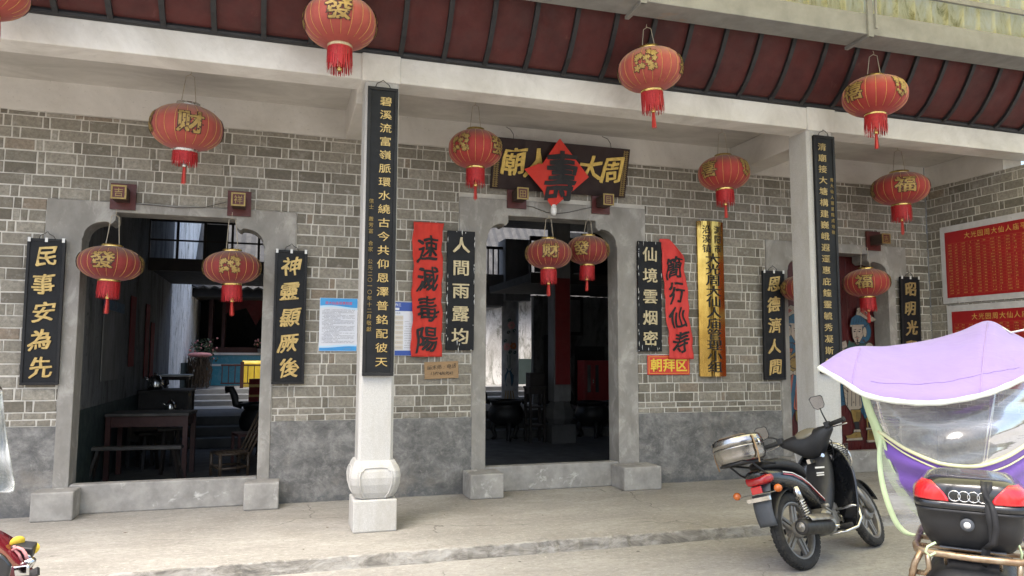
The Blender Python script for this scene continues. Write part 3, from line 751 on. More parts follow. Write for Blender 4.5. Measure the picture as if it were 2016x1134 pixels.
# ---------------------------------------------------------------- lanterns
def lantern(label, px, py, Y_, wpx, aspect, ch, mat, cap, top_z, group, rot=0, tilt=0, tassel=1, fr=1.0, wire='wire_pale', mesh_seed=0, motif='flower'):
    c = at(px, py, Y=Y_); d = (c-CAMP).dot(CF)/FPX*wpx; r = d/2; hh = r*aspect
    t = thing('red_lantern', label, 'lantern', c, (R(tilt+1.6*math.sin(px)), R(tilt*.6+1.8*math.cos(px*1.7)), rot), group)
    face = math.atan2(CAMP.y-c.y, CAMP.x-c.x)-rot
    N = 20; cap_r = r*.335; z_cap = hh*.935
    prof = []
    for j in range(17):
        a = -1+2*j/16; z = a*z_cap; q = max(0, 1-abs(a*.935)**2.35)**.5; prof.append((max(q*r, cap_r*.96), z))
    b = MB(); b.smooth = True; b.m = 0
    scal = lambda a: 1-.018*abs(math.cos(a*N/2))**4
    b.lathe(prof, N*4, wob=scal)
    b.m = 1
    for i in range(N):
        a = 2*math.pi*(i+.0)/N+math.pi/N*0; k = scal(a)
        b.tube([(q*k*1.004*math.cos(a), q*k*1.004*math.sin(a), z) for q, z in prof[1:-1]], .0022*r/.3, 4)
    body = b.build('body', [mat, 'gold_rib'], t)
    # gilt characters and flower medallions wrapped on the cloth
    def on(ang, x, z, lift=.004):
        zz = z; q = max(.05, 1-abs(zz/hh)**2.35)**.5*r
        a = ang+x/(q*1.0); q += lift
        return Vector((q*math.cos(a), q*math.sin(a), zz))
    gm, ol = MB(), MB(); rn = random.Random(mesh_seed)
    for s_ in range(4):
        ang = face+rot+math.pi/2*s_
        if s_ % 2 == 0:
            cc = ch[(s_//2) % len(ch)]
            for mb, bold, lf in ((ol, .062, .0035), (gm, .022, .006)):
                put(mb, cc, (0, 0, 0), X, Z, -Y, r*.74, hh*.98, 0, 0, 0, lambda x, y, z, lf=lf: on(ang, x, y+hh*.02, lf), bold)
        else:
            for k in range(24):
                cx, cz, rr_ = rn.uniform(-.30, .30)*r, rn.uniform(-.36, .42)*hh, rn.uniform(.035, .085)*r
                for mb, f, lf in ((ol, 1.3, .0035), (gm, 1.0, .006)):
                    pts = [(cx+rr_*f*(1+.35*math.cos(5*q))*math.cos(q), cz+rr_*f*(1+.35*math.cos(5*q))*math.sin(q)) for q in [2*math.pi*i/20 for i in range(20)]]
                    mb.add([on(ang, x, z, lf+.0006*(k % 4)) for x, z in [(cx, cz)]+pts], [(0, 1+i, 1+(i+1) % 20) for i in range(20)])
    for s_ in (0, 2):                                    # dark flower specks over the gilt strokes, small gilt curls round them
        ang = face+rot+math.pi/2*s_
        for k in range(34):
            cx, cz, rr_ = rn.uniform(-.33, .33)*r, rn.uniform(-.42, .46)*hh, rn.uniform(.012, .03)*r
            (ol if k % 3 else gm).add([on(ang, cx+rr_*math.cos(q)*(1+.4*math.sin(3*q)), cz+rr_*math.sin(q), .0085+.0003*(k % 3)) for q in [2*math.pi*i/9 for i in range(9)]], [tuple(range(9))])
    ol.build('motif_outline', 'motif_dark', body); gm.build('gilt_motif', 'gold_motif', body)
    b = MB(); b.smooth = True
    b.lathe([(cap_r*.97, z_cap-.012), (cap_r, z_cap-.01), (cap_r, z_cap+hh*.13), (cap_r*.93, z_cap+hh*.135), (cap_r*.93, z_cap+.0)], 28); b.build('top_collar', cap, t)
    b = MB(); b.smooth = True; zb = -z_cap
    b.lathe([(cap_r*.97, zb+.012), (cap_r*1.02, zb+.01), (cap_r*1.02, zb-hh*.13), (cap_r*.95, zb-hh*.14), (cap_r*.9, zb+.0)], 28); b.build('bottom_collar', cap, t)
    b = MB(); fl = hh*.95*fr; n = 120; zb -= hh*.12
    for i in range(n):
        a = 2*math.pi*i/n+rn.uniform(-.02, .02); q = cap_r*(1.03 if i % 2 else .99); l = fl*(rn.uniform(.62, 1.0) if i % 3 else 1.0); w_ = .0042*r/.3; sp = 1.03+rn.uniform(-.06, .07)
        p0, p1 = Vector((q*math.cos(a), q*math.sin(a), zb)), Vector((q*sp*math.cos(a+rn.uniform(-.04, .04)), q*sp*math.sin(a), zb-l)); tg = Vector((-math.sin(a), math.cos(a), 0))*w_
        b.add([p0-tg, p0+tg, p1+tg*.7, p1-tg*.7], [(0, 1, 2, 3)])
    b.build('fringe', 'fringe_red', t)
    if tassel:
        z0 = zb-fl*.72; b = MB(); b.tube([(0, 0, -z_cap), (0, 0, z0)], .003, 5); b.build('cord', 'tassel_red', t)
        b = MB(); b.smooth = True; b.lathe([(.002, z0+.03), (.012, z0+.02), (.012, z0+.005), (.020, z0-.02), (.021, z0-.045), (.016, z0-.05)], 12); cp = b.build('tassel_bell', 'silver' if cap == 'silver' else 'gold_foil', t)
        if tassel == 1:
            b = MB(); z0 -= .045
            for i in range(46):
                a = rn.uniform(0, 6.28); q = rn.uniform(.2, 1)*.017; l = rn.uniform(.125, .16)*r/.3
                p0, p1 = Vector((q*math.cos(a), q*math.sin(a), z0)), Vector((q*1.7*math.cos(a), q*1.7*math.sin(a), z0-l)); tg = Vector((-math.sin(a), math.cos(a), 0))*.0022
                b.add([p0-tg, p0+tg, p1+tg, p1-tg], [(0, 1, 2, 3)])
            b.build('tassel', 'tassel_red', t)
    b = MB(); zt = top_z-c.z; s2 = cap_r*.62; zj = z_cap+(zt-z_cap)*.80; ca, sa = math.cos(face+math.pi/2), math.sin(face+math.pi/2)
    b.tube([(s2*ca, s2*sa, z_cap), (s2*.55*ca, s2*.55*sa, zj), (0, 0, zj+.02), (-s2*.55*ca, -s2*.55*sa, zj), (-s2*ca, -s2*sa, z_cap)], .0042, 6)
    b.tube([(0, 0, zj+.015), (.008, .004, (zj+zt)/2), (0, 0, zt)], .003, 5); b.build('hanger', wire, t)
    return t
gold_mat('gold_rib', (.70, .42, .12), .4, .3); gold_mat('gold_motif', (.42, .28, .085), .55, .3)
pm('motif_dark', (.07, .022, .015), (.05, .018, .012), 20, .6, bump=0)
GF, GM_, GD = 'faded lanterns along the forecourt canopy', 'lanterns under the porch ceiling', 'lanterns in the doorways'
lantern('faded lantern cut off at the upper left corner of the porch', -27, -17, -2.0, 150, .66, '喜', 'lantern_faded', 'gold_foil', 5.2, GF, .3)
lantern('large faded lantern before the beam at the left column top, bell without tassel', 670, 46, -2.0, 141, .70, '發', 'lantern_faded', 'gold_pale', 5.2, GF, -.05, 0, 2)
lantern('faded lantern hanging from the steel canopy beam above the brass plaque', 1280, 138, -2.0, 126, .68, '喜', 'lantern_faded', 'gold_foil', 4.66, GF, 1.45, -3)
lantern('faded lantern hanging from the canopy beam at the right, before the second column', 1722, 190, -2.1, 120, .64, '禧喜', 'lantern_red', 'gold_foil', 4.70, GF, -.72, -2)
lantern('tilted lantern with silver collar and torn fringe above the left doorway', 368, 252, -.72, 134, .68, '财', 'lantern_faded', 'silver', 4.19, GM_, .1, 5, 1, .62)
lantern('lantern at the left end of the name board, silver gilt collar', 936, 294, -.75, 106, .72, '發', 'lantern_red', 'gold_foil', 4.19, GM_, 1.0, 0, 1, .95)
lantern('lantern above the brass plaque under the porch ceiling', 1425, 341, -.75, 100, .68, '喜', 'lantern_red', 'gold_foil', 4.19, GM_, -.62, 0, 1, .9)
lantern('lantern above the painted door under the porch ceiling', 1772, 372, -.75, 105, .62, '福喜', 'lantern_red', 'gold_foil', 4.19, GM_, .2, 0)
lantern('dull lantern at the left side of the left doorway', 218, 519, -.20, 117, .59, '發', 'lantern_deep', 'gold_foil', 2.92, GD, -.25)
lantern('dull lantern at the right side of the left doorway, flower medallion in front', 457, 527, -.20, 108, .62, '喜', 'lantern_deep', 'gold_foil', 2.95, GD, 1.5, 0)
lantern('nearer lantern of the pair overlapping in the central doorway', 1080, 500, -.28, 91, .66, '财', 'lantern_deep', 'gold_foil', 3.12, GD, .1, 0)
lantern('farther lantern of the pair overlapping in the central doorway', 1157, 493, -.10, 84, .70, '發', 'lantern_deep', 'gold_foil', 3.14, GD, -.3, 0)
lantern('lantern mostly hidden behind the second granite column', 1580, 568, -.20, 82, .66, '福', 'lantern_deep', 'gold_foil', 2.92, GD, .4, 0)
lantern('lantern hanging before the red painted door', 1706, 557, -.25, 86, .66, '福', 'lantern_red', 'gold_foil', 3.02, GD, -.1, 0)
# bulb over the central door
c = at(1090, 412, Y=-.12)
t = thing('light_bulb', 'bare white bulb in its socket above the central doorway', 'light bulb', c)
b = MB(); b.smooth = True; b.lathe([(.001, -.075), (.022, -.07), (.034, -.045), (.036, -.01), (.034, .01), (.03, .02)], 16); b.build('glass', 'bulb_white', t)
b = MB(); b.smooth = True; b.lathe([(.031, .02), (.031, .05), (.018, .06), (.016, .085), (.002, .09)], 16); b.build('socket', 'tape_white', t)
b = MB(); pa = [(at(x, y, Y=-.03)-c) for x, y in ((1020, 402), (1050, 408), (1075, 418), (1092, 421), (1120, 418), (1150, 411), (1186, 404))]; b.tube(pa, .0035, 5); b.build('cable', 'wire', t)
t = tag(MB().build('bell_wire', 'wire'), 'thin cable strung between the two pegs of the left doorway', 'cable') if 0 else None
b = MB(); b.tube([at(x, y, Y=-.035) for x, y in ((250, 400), (300, 404), (350, 409), (400, 409), (445, 398))], .0035, 5)
tag(b.build('slack_cable', 'wire'), 'thin slack cable between the pegs over the left doorway', 'cable')
# ---------------------------------------------------------------- red painted doors in the right doorway
def painted(seedless=None): pass
pm('paint_skin', (.40, .33, .27), (.34, .28, .22), 9, .5, bump=.05, stain=(.06, .014, .011), stain_at=(.57, .66), stain_scale=13)
pm('paint_blue', (.025, .10, .17), (.02, .075, .13), 9, .5, bump=.05, stain=(.06, .014, .011), stain_at=(.57, .66), stain_scale=13)
pm('paint_green', (.03, .09, .07), (.02, .06, .05), 9, .5, bump=.05, stain=(.06, .014, .011), stain_at=(.57, .66), stain_scale=13)
pm('paint_gold', (.25, .165, .045), (.2, .13, .035), 9, .5, bump=.05, stain=(.06, .014, .011), stain_at=(.57, .66), stain_scale=13)
pm('paint_cream', (.36, .31, .245), (.30, .255, .2), 9, .5, bump=.05, stain=(.06, .014, .011), stain_at=(.57, .66), stain_scale=13)
pm('paint_black', (.015, .015, .017), (.02, .02, .02), 9, .5, bump=0)
pm('paint_brick', (.35, .10, .07), (.28, .08, .05), 9, .5, bump=.05, stain=(.06, .014, .011), stain_at=(.57, .66), stain_scale=13)
def ell(cx, cz, rx, rz, a0=0, a1=360, n=18, rot=0):
    o = []
    for i in range(n+1 if a1-a0 < 360 else n):
        a = R(a0+(a1-a0)*i/n); x, z = rx*math.cos(a), rz*math.sin(a); k = R(rot)
        o.append((cx+x*math.cos(k)-z*math.sin(k), cz+x*math.sin(k)+z*math.cos(k)))
    return o
def warrior(par, mirror, sash, robe):
    """a flat painted guardian, drawn on the door leaf; x right of the leaf centre, z up"""
    mats = ['paint_black', 'paint_skin', 'paint_blue', 'paint_green', 'paint_gold', 'paint_cream', 'paint_brick']
    K, SK, BL, GR, GO, CRM, BR = range(7); b = MB(); lay = [0]
    def P(m_, pts, out=.010):
        s = -1 if mirror else 1
        cx = sum(p[0] for p in pts)/len(pts); cz = sum(p[1] for p in pts)/len(pts)
        for mm, k in (((K, out), (m_, 0)) if out else ((m_, 0),)):
            lay[0] += 1; y = -.0012-.00035*lay[0]; q = []
            for x, z in pts:
                d = math.hypot(x-cx, z-cz) or 1
                q.append((s*(x+(x-cx)/d*k), z+(z-cz)/d*k))
            b.m = mm; b.add([(x, y, z) for x, z in q], [tuple(range(len(q)))])
    P(BL, [(-.20, 1.06), (.02, 1.1), (.25, 1.02), (.31, .62), (.22, .40), (.10, .34), (-.05, .6), (-.30, .52), (-.33, .55), (-.28, .8)])          # cloak
    P(GR, [(.02, .95), (.24, .93), (.26, .55), (.16, .42), (.06, .5)])                       # mail skirt
    for i in range(5):
        for k in range(4): P(K, ell(.10+.045*k, .52+.09*i, .018, .028, 180, 360, 7), 0)
    P(robe, [(-.20, 1.02), (.04, 1.04), (.10, .80), (.04, .50), (-.12, .42), (-.22, .55), (-.25, .8)])
    for k in range(4): P(K, [(-.16+.06*k, 1.0), (-.152+.06*k, 1.0), (-.19+.07*k, .52), (-.20+.07*k, .52)], 0)
    P(BL, [(-.02, .98), (.03, .98), (.14, .40), (.24, .33), (.20, .28), (.08, .36)])
    # legs and boots
    P(GO, [(-.14, .47), (.02, .47), (.02, .36), (-.03, .28), (-.10, .30)]); P(K, [(-.09, .30), (-.02, .30), (-.01, .16), (-.07, .16)])
    P(CRM, [(-.10, .20), (.0, .20), (.01, .165), (-.11, .165)]); P(GO, [(-.09, .165), (0, .165), (.02, .09), (-.22, .08), (-.24, .12), (-.16, .13)]); P(CRM, [(.03, .09), (-.22, .08), (-.24, .055), (.03, .055)])
    P(GO, [(.11, .36), (.22, .36), (.21, .20), (.12, .20)]); P(K, [(.13, .30), (.18, .30), (.175, .22), (.14, .22)], 0); P(CRM, [(.10, .22), (.22, .22), (.22, .19), (.10, .19)])
    P(GO, [(.12, .19), (.21, .19), (.23, .05), (.11, .05)]); P(CRM, [(.10, .05), (.24, .05), (.24, .02), (.10, .02)])
    # body armour, arms
    P(robe if mirror else CRM, [(-.24, 1.30), (-.10, 1.40), (.12, 1.41), (.25, 1.30), (.24, 1.02), (.04, .98), (-.20, 1.0)])
    P(GO, ell(.0, 1.12, .17, .15)); P(K, ell(.0, 1.12, .11, .09), 0); P(GO, ell(.0, 1.12, .095, .078), 0)
    for k in range(3): P(CRM, ell(-.10+.1*k, .985, .05, .03), .006)
    P(sash, [(-.25, 1.36), (-.30, 1.20), (-.22, 1.12), (-.10, 1.24), (-.08, 1.38)]); P(CRM, [(-.31, 1.33), (-.22, 1.37), (-.20, 1.24), (-.29, 1.20)]); P(SK, [(-.27, 1.40), (-.19, 1.43), (-.17, 1.34), (-.25, 1.32)], .007)
    P(CRM, ell(.2, 1.30, .085, .10)); P(GO, ell(.2, 1.27, .05, .05), .006)
    P(sash, [(-.14, 1.43), (0, 1.36), (.16, 1.45), (.12, 1.33), (.03, 1.31), (.08, 1.22), (-.02, 1.29), (-.10, 1.22), (-.06, 1.32), (-.17, 1.34)])
    # fine line work over robe, sleeves and armour
    rq = random.Random(4)
    def line(p, q, w_=.0035): 
        d = math.hypot(q[0]-p[0], q[1]-p[1]) or 1; u = ((q[1]-p[1])/d*w_, -(q[0]-p[0])/d*w_); P(K, [(p[0]-u[0], p[1]-u[1]), (p[0]+u[0], p[1]+u[1]), (q[0]+u[0]*.3, q[1]+u[1]*.3), (q[0]-u[0]*.3, q[1]-u[1]*.3)], 0)
    for k in range(14): x = -.22+.033*k; line((x, 1.37-abs(x)*.2), (x+rq.uniform(-.03, .03), 1.22+rq.uniform(-.04, .04)))
    for k in range(12): a = R(30*k); line((.075*math.cos(a), 1.12+.06*math.sin(a)), (.105*math.cos(a), 1.12+.085*math.sin(a)))
    for k in range(10): line((.12+.012*k, .95-.01*k), (.16+.010*k, .50-.006*k), .003)
    for k in range(7): line((-.30+.008*k, .60+.06*k), (-.22+.004*k, .56+.06*k))
    for k in range(5): line((-.08+.02*k, .44), (-.07+.018*k, .31)); line((.13+.016*k, .18), (.13+.018*k, .08))
    # head
    P(BL, ell(.06, 1.56, .16, .17)); P(SK, [(-.10, 1.62), (.07, 1.63), (.08, 1.50), (.02, 1.41), (-.05, 1.40), (-.09, 1.47)], .008)
    P(BL, [(-.13, 1.63), (-.10, 1.74), (0, 1.80), (.10, 1.78), (.16, 1.66), (.10, 1.62), (0, 1.66)]); P(CRM, [(-.13, 1.645), (.10, 1.655), (.10, 1.63), (-.13, 1.62)], .004)
    P(CRM, [(-.02, 1.79), (.0, 1.88), (.08, 1.90), (.17, 1.82), (.30, 1.74), (.34, 1.76), (.33, 1.72), (.24, 1.70), (.12, 1.74), (.05, 1.78)])
    P(BR, [(.05, 1.83), (.10, 1.85), (.20, 1.77), (.25, 1.74), (.14, 1.77)], 0)
    P(CRM, ell(.11, 1.55, .03, .07), .006)
    for k in range(5): line((-.08+.045*k, 1.66+.01*k), (-.05+.04*k, 1.77), .003)
    for k in range(5): line((.02+.05*k, 1.81-.012*k), (.06+.055*k, 1.86-.02*k), .003)
    for x in (-.065, .015): P(K, [(x-.03, 1.575), (x+.03, 1.592), (x+.03, 1.58)], 0); P(K, ell(x, 1.555, .018, .008), 0)
    P(K, [(-.03, 1.55), (-.038, 1.50), (-.02, 1.50), (-.03, 1.506)], 0); P(K, [(-.075, 1.468), (-.03, 1.488), (.03, 1.468), (-.02, 1.478)], 0); P(BR, ell(-.02, 1.462, .02, .007), 0); P(K, [(-.035, 1.445), (-.01, 1.445), (-.022, 1.36)], 0)
    return b.build('painted_guardian', mats, par)
d = DOORS[2]; xm = (d['ji'][0]+d['ji'][1])/2
for k, (x0, x1) in enumerate(((d['ji'][0]-.12, xm-.004), (xm+.004, d['ji'][1]+.12))):
    b = MB(); n = 5; w = (x1-x0)/n
    for i in range(n): b.box(x0+w*i+.001, x0+w*(i+1)-.001, .28, .32, .02, 3.0)
    b.box(x0, x1, .29, .33, .02, 3.0)
    lf = b.build('door_leaf', 'door_red', temple, bevel=.003)
    lf['label'] = 'red door leaf painted with an armoured guardian'
    e = warrior(lf, k == 0, 3 if k else 2, 5 if k else 6); e.location = ((x0+x1)/2+(.04 if k else -.04), .279, .33)
    e.scale = (1.0, 1, .985)
b = MB(); b.smooth = True
for z in (1.45, 2.3): b.xf = Matrix.Translation((xm-.16, .27, z)) @ Matrix.Rotation(R(90), 4, 'X'); b.lathe([(.001, .012), (.02, .01), (.028, 0), (.028, -.01)], 14)
b.xf = None; b.build('door_stud', 'silver', temple)

# ---------------------------------------------------------------- the hall behind the doors
def peel_mat(name, plaster, bare, moss, k):
    t = NT(name); v = t.map((1, 1, .28))
    c = t.ramp(t.noise(v, 2.2, 9, .75, .8), [(.36, bare), (.5, plaster), (.7, tuple(min(1, x*1.25) for x in plaster))])
    c = t.mix(t.ramp(t.noise(t.map((1, 1, .35)), 3.7, 9, .8, 1), [(.52, 0), (.62, k)]), c, moss)
    c = t.mix(t.ramp(t.noise(t.map(), 9, 8, .8, .6), [(.56, 0), (.64, .7)]), c, tuple(x*.5 for x in bare))
    t.col(c); t.set(Roughness=.95); t.bump(t.noise(v, 12, 8, .8), .5, .02); M[name] = t.m
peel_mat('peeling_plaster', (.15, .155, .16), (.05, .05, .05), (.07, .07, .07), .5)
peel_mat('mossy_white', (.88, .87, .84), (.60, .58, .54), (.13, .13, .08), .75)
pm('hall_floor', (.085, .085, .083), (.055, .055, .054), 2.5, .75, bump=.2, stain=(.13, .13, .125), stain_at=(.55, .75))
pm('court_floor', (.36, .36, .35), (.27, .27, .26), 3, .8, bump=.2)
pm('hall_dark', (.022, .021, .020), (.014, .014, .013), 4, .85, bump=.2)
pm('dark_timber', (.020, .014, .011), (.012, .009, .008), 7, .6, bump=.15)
pm('red_timber', (.062, .019, .015), (.04, .012, .010), 6, .55, bump=.15)
pm('teal_dado', (.035, .055, .053), (.025, .04, .038), 4, .7, bump=.1)
pm('blue_tile', (.07, .30, .40), (.05, .24, .34), 3, .25, bump=.05)
pm('concrete_dark', (.22, .22, .22), (.13, .13, .13), 3, .9, bump=.3, stretch=(1, 1, .4))
pm('hall_red_paper', (.19, .014, .015), (.15, .011, .012), 4, .8, bump=0)
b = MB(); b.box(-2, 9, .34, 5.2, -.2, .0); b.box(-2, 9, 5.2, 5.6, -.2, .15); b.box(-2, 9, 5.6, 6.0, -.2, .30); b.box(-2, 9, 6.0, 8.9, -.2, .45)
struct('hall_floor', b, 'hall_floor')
b = MB(); b.box(-2, 9, 8.9, 9.5, -.2, .55); b.box(-2, 9, 9.5, 10.1, -.2, .65); b.box(-2, 9, 10.1, 14, -.2, .75); b.box(-2, 9, 7.9, 8.899, .2, .454); struct('courtyard_steps', b, 'court_floor')
hall = thing('temple_hall', 'dim temple hall seen through the doorways, mezzanine, courtyard wall and dark ceiling', 'hall', (3, 4, 0))
def hp(mb, name, mats, **k):
    o = mb.build(name, mats, hall, **k); o.location = (-3, -4, 0); return o
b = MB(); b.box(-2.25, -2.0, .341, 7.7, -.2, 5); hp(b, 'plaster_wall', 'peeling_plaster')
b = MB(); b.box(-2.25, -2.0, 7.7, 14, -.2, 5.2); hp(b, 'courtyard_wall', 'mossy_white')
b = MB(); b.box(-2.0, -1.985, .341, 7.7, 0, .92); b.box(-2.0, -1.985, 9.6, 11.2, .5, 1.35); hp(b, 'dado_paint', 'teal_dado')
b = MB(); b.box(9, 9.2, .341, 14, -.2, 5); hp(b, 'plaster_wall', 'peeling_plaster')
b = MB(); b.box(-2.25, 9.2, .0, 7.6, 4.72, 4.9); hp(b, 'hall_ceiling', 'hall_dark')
b = MB(); b.box(1.3, 9.2, 7.6, 8.8, 4.6, 4.75); hp(b, 'hall_ceiling', 'hall_dark')  # added over the courtyard edge to darken the view there
b = MB()
for i in range(14): b.box(-2, 9, .6+.5*i, .66+.5*i, 4.62, 4.72)
hp(b, 'ceiling_joist', 'dark_timber')
for x0, x1 in ((-1.998, .9), (4.42, 9)):
    b = MB(); b.box(x0, x1, 4.82, 7.6, 2.9, 3.04); hp(b, 'mezzanine_slab', 'hall_dark')
    b = MB(); b.box(x0, x1, 4.78, 4.86, 2.86, 3.06); b.box(x0, x1, 4.78, 4.86, 3.66, 3.74)
    n = int(round((x1-x0-.0)/.40)); z0 = 3.06
    for i in range(n+1):
        x = x0+(x1-x0)*i/n; b.box(x-.018, x+.018, 4.79, 4.85, z0, 3.66)
    b.box(x0, x1, 4.80, 4.84, 3.345, 3.37); hp(b, 'window_frame', 'dark_timber')
pm('dusty_glass', (.05, .055, .06), (.04, .043, .05), 3, .12, bump=0)
for x0, x1 in ((-1.2, -.82), (.0, .38), (4.5, 5.6), (6, 7.5)):
    b = MB(); b.box(x0, x1, 4.815, 4.822, 3.07, 3.65); hp(b, 'window_pane', 'dusty_glass')
# back of the courtyard: white wall, teal foot, dark wall with the shade in its colour, altar hall with red timber
b = MB(); b.box(4.3, 7.25, 11.6, 11.8, .7, 3.6); hp(b, 'courtyard_wall', 'mossy_white')
b = MB(); b.box(6.2, 7.25, 11.57, 11.6, .7, 1.45); hp(b, 'dado_paint', 'teal_dado')
b = MB(); b.box(7.25, 9, 11.2, 11.4, .4, 5); b.box(6.9, 9, 7.7, 7.8, 2.9, 5); hp(b, 'dark_wall', 'hall_dark')
b = MB(); b.box(1.0, 4.3, 11.3, 14, 2.9, 3.2); b.box(-2, 4.3, 11.3, 14.2, 2.95, 3.15); hp(b, 'altar_roof', 'hall_dark')
b = MB(); b.box(-2, 4.3, 13.4, 13.6, .7, 3); hp(b, 'altar_wall', 'hall_dark')
b = MB(); b.grid(lambda u, v: (-2.3+11.5*u, 11.1+3.1*v, 3.15+3.3*v+.03*math.sin(u*11.5*2*math.pi/.25)), 184, 3); hp(b, 'altar_tile_roof', 'roof_tile', solid=.05)
# gable wall at the very back
b = MB(); b.box(-2.3, 9.2, 14, 14.2, -.2, 5); hp(b, 'plaster_wall', 'peeling_plaster')
# balcony with railing at the courtyard corner and the painted round column
b = MB(); b.box(2.2, 5.0, 8.45, 8.6, 2.68, 3.42); b.box(5.0, 5.62, 8.3, 8.92, 2.80, 4.25); b.box(2.2, 5.0, 8.6, 9.6, 2.66, 2.78); hp(b, 'balcony_parapet', 'concrete_dark', bevel=.01)
b = MB()
for i in range(22): b.box(2.25+.125*i, 2.28+.125*i, 8.50, 8.53, 3.42, 4.02)
b.box(2.2, 5.0, 8.49, 8.55, 4.02, 4.08); hp(b, 'balcony_railing', 'dark_timber')
t = thing('painted_column', 'round grey courtyard column painted with a blue flower vase, seen through the central door', 'column', (5.22, 8.62, .455))
pm('column_grey', (.42, .42, .42), (.26, .26, .26), 6, .9, bump=.3)
b = MB(); b.smooth = True; b.lathe([(.20, 0), (.20, 2.35)], 28); b.build('shaft', 'column_grey', t)
fa = math.atan2(CAMP.y-8.62, CAMP.x-5.22)
def oncol(x, z, l): a = fa+x/.2; return Vector(((.2+l)*math.cos(a), (.2+l)*math.sin(a), z))
pm('petal_pink', (.62, .30, .30), (.5, .2, .2), 20, .6, bump=0); pm('petal_orange', (.45, .16, .05), (.38, .12, .04), 20, .6, bump=0)
b = MB(); ms = ['paint_blue', 'paint_gold', 'paint_green', 'petal_pink', 'petal_orange', 'paint_black', 'paint_cream']
def pc(m_, pts, l): b.m = m_; b.add([oncol(x, z, l) for x, z in pts], [tuple(range(len(pts)))])
ox = -.02
for l, k, mm in ((.002, .012, 5), (.004, 0, 0)):
    pc(mm, [(ox-.06-k, .78+k), (ox+.07+k, .78+k), (ox+.03+k, .72), (ox+.10+k, .62), (ox+.09+k, .48), (ox+.06+k, .38-k), (ox-.06-k, .38-k), (ox-.10-k, .48), (ox-.10-k, .62), (ox-.04-k, .72)], l)
pc(1, [(ox-.13, .37), (ox+.13, .37), (ox+.10, .26), (ox-.10, .26)], .002)
for q in (-.09, -.03, .04, .10): pc(1, [(ox+q*.8-.012, .27), (ox+q*.8+.012, .27), (ox+q*1.3+.015, .02), (ox+q*1.3-.015, .02)], .003)
for q in (-.05, 0, .05): pc(2, [(ox+q*.4-.006, .78), (ox+q*.4+.006, .78), (ox+q+.006, 1.25+q*3), (ox+q-.006, 1.25+q*3)], .002)
for x, z, mm, r_ in ((-.08, 1.28, 3, .085), (.08, 1.30, 4, .075), (.03, 1.78, 3, .085)):
    for i in range(6): a = i*1.047; pc(mm, ell(x+.6*r_*math.cos(a), z+.6*r_*math.sin(a), r_*.5, r_*.5, n=9), .004+.0006*i)
    pc(6, ell(x, z, r_*.35, r_*.35, n=9), .009)
for x, z in ((-.12, 1.42), (.0, 1.16), (.12, 1.15), (-.02, 1.9), (.1, 1.66), (-.04, 1.62)): pc(2, ell(x, z, .05, .035, n=8, rot=40), .003)
b.build('painted_vase', ms, t)
t = thing('hall_pillar', 'square stone hall pillar with red couplet board inside the central doorway', 'pillar', (4.83, 4.4, 0))
b = MB(); b.box(-.16, .16, -.16, .16, .72, 4.62); b.build('shaft', 'concrete_dark', t, bevel=.01)
b = MB(); b.box(-.22, .22, -.22, .22, 0, .32); b.lathe([(.20, .32), (.26, .42), (.26, .58), (.19, .70), (.18, .73)], 8); b.build('base', 'hall_dark_stone' if 'hall_dark_stone' in M else 'hall_floor', t)
b = MB(); b.box(-.14, .13, -.20, -.165, 1.02, 2.9); o = b.build('couplet_panel', 'hall_red_paper', t)
letters(t, col_chars('風調雨順國泰民安', .0, 3.6, 1.25), -.202, .17, 'ink', bold=.01) if 0 else None

# furniture and offerings in the hall
def table(name, label, cat, c, L, D, h, mats=('dark_timber', 'dark_timber'), rz=0, leg=.045, apron=.13, cover=None):
    t = thing(name, label, cat, c, (0, 0, rz)); b = MB(); b.box(-L/2, L/2, -D/2, D/2, h-.035, h); b.build('tabletop', mats[0], t, bevel=.005)
    b = MB(); e = .04
    for q in ((-L/2+e, L/2-e, -D/2+e, -D/2+e+.02), (-L/2+e, L/2-e, D/2-e-.02, D/2-e), (-L/2+e, -L/2+e+.02, -D/2+e+.021, D/2-e-.021), (L/2-e-.02, L/2-e, -D/2+e+.021, D/2-e-.021)): b.box(*q, h-.035-apron, h-.036)
    b.build('apron', mats[1], t)
    for sx in (-1, 1):
        for sy in (-1, 1):
            x, y = sx*(L/2-e+.001), sy*(D/2-e+.001); b = MB(); b.box(x-leg/2, x+leg/2, y-leg/2, y+leg/2, 0, h-.036); b.build('leg', mats[1], t)
    return t
pm('worn_top', (.10, .094, .088), (.03, .025, .022), 6, .6, bump=.2, stretch=(.6, 3, 1))
table('work_table', 'worn red brown table just inside the left doorway', 'table', (-1.47, 2.28, 0), .95, .62, .80, ('worn_top', 'red_timber'), R(-4), .055)
def bench(name, label, cat, c, L, D, h, mat, rz, splay=.10, group=None, topmat=None):
    t = thing(name, label, cat, c, (0, 0, rz), group); b = MB(); b.box(-L/2, L/2, -D/2, D/2, h-.04, h); b.build('seat', topmat or mat, t, bevel=.006)
    for sx in (-1, 1):
        for sy in (-1, 1):
            b = MB(); b.bar((sx*(L/2-.09), sy*(D/2-.03), h-.04), (sx*(L/2-.09+splay), sy*(D/2+.03), 0), .035, .035); b.build('leg', mat, t)
        b = MB(); x = sx*(L/2-.09+splay*.55); b.bar((x, -D/2+.01, h*.45), (x, D/2-.01, h*.45), .025, .02); b.build('stretcher', mat, t)
    return t
bench('long_bench', 'long narrow wooden bench in front of the worn table', 'bench', (-1.52, 1.52, 0), 1.0, .13, .46, 'dark_timber', R(-6), topmat='worn_top')
bench('square_stool', 'square wooden stool under the worn table', 'stool', (-1.28, 2.55, 0), .32, .30, .58, 'dark_timber', R(5), .03)
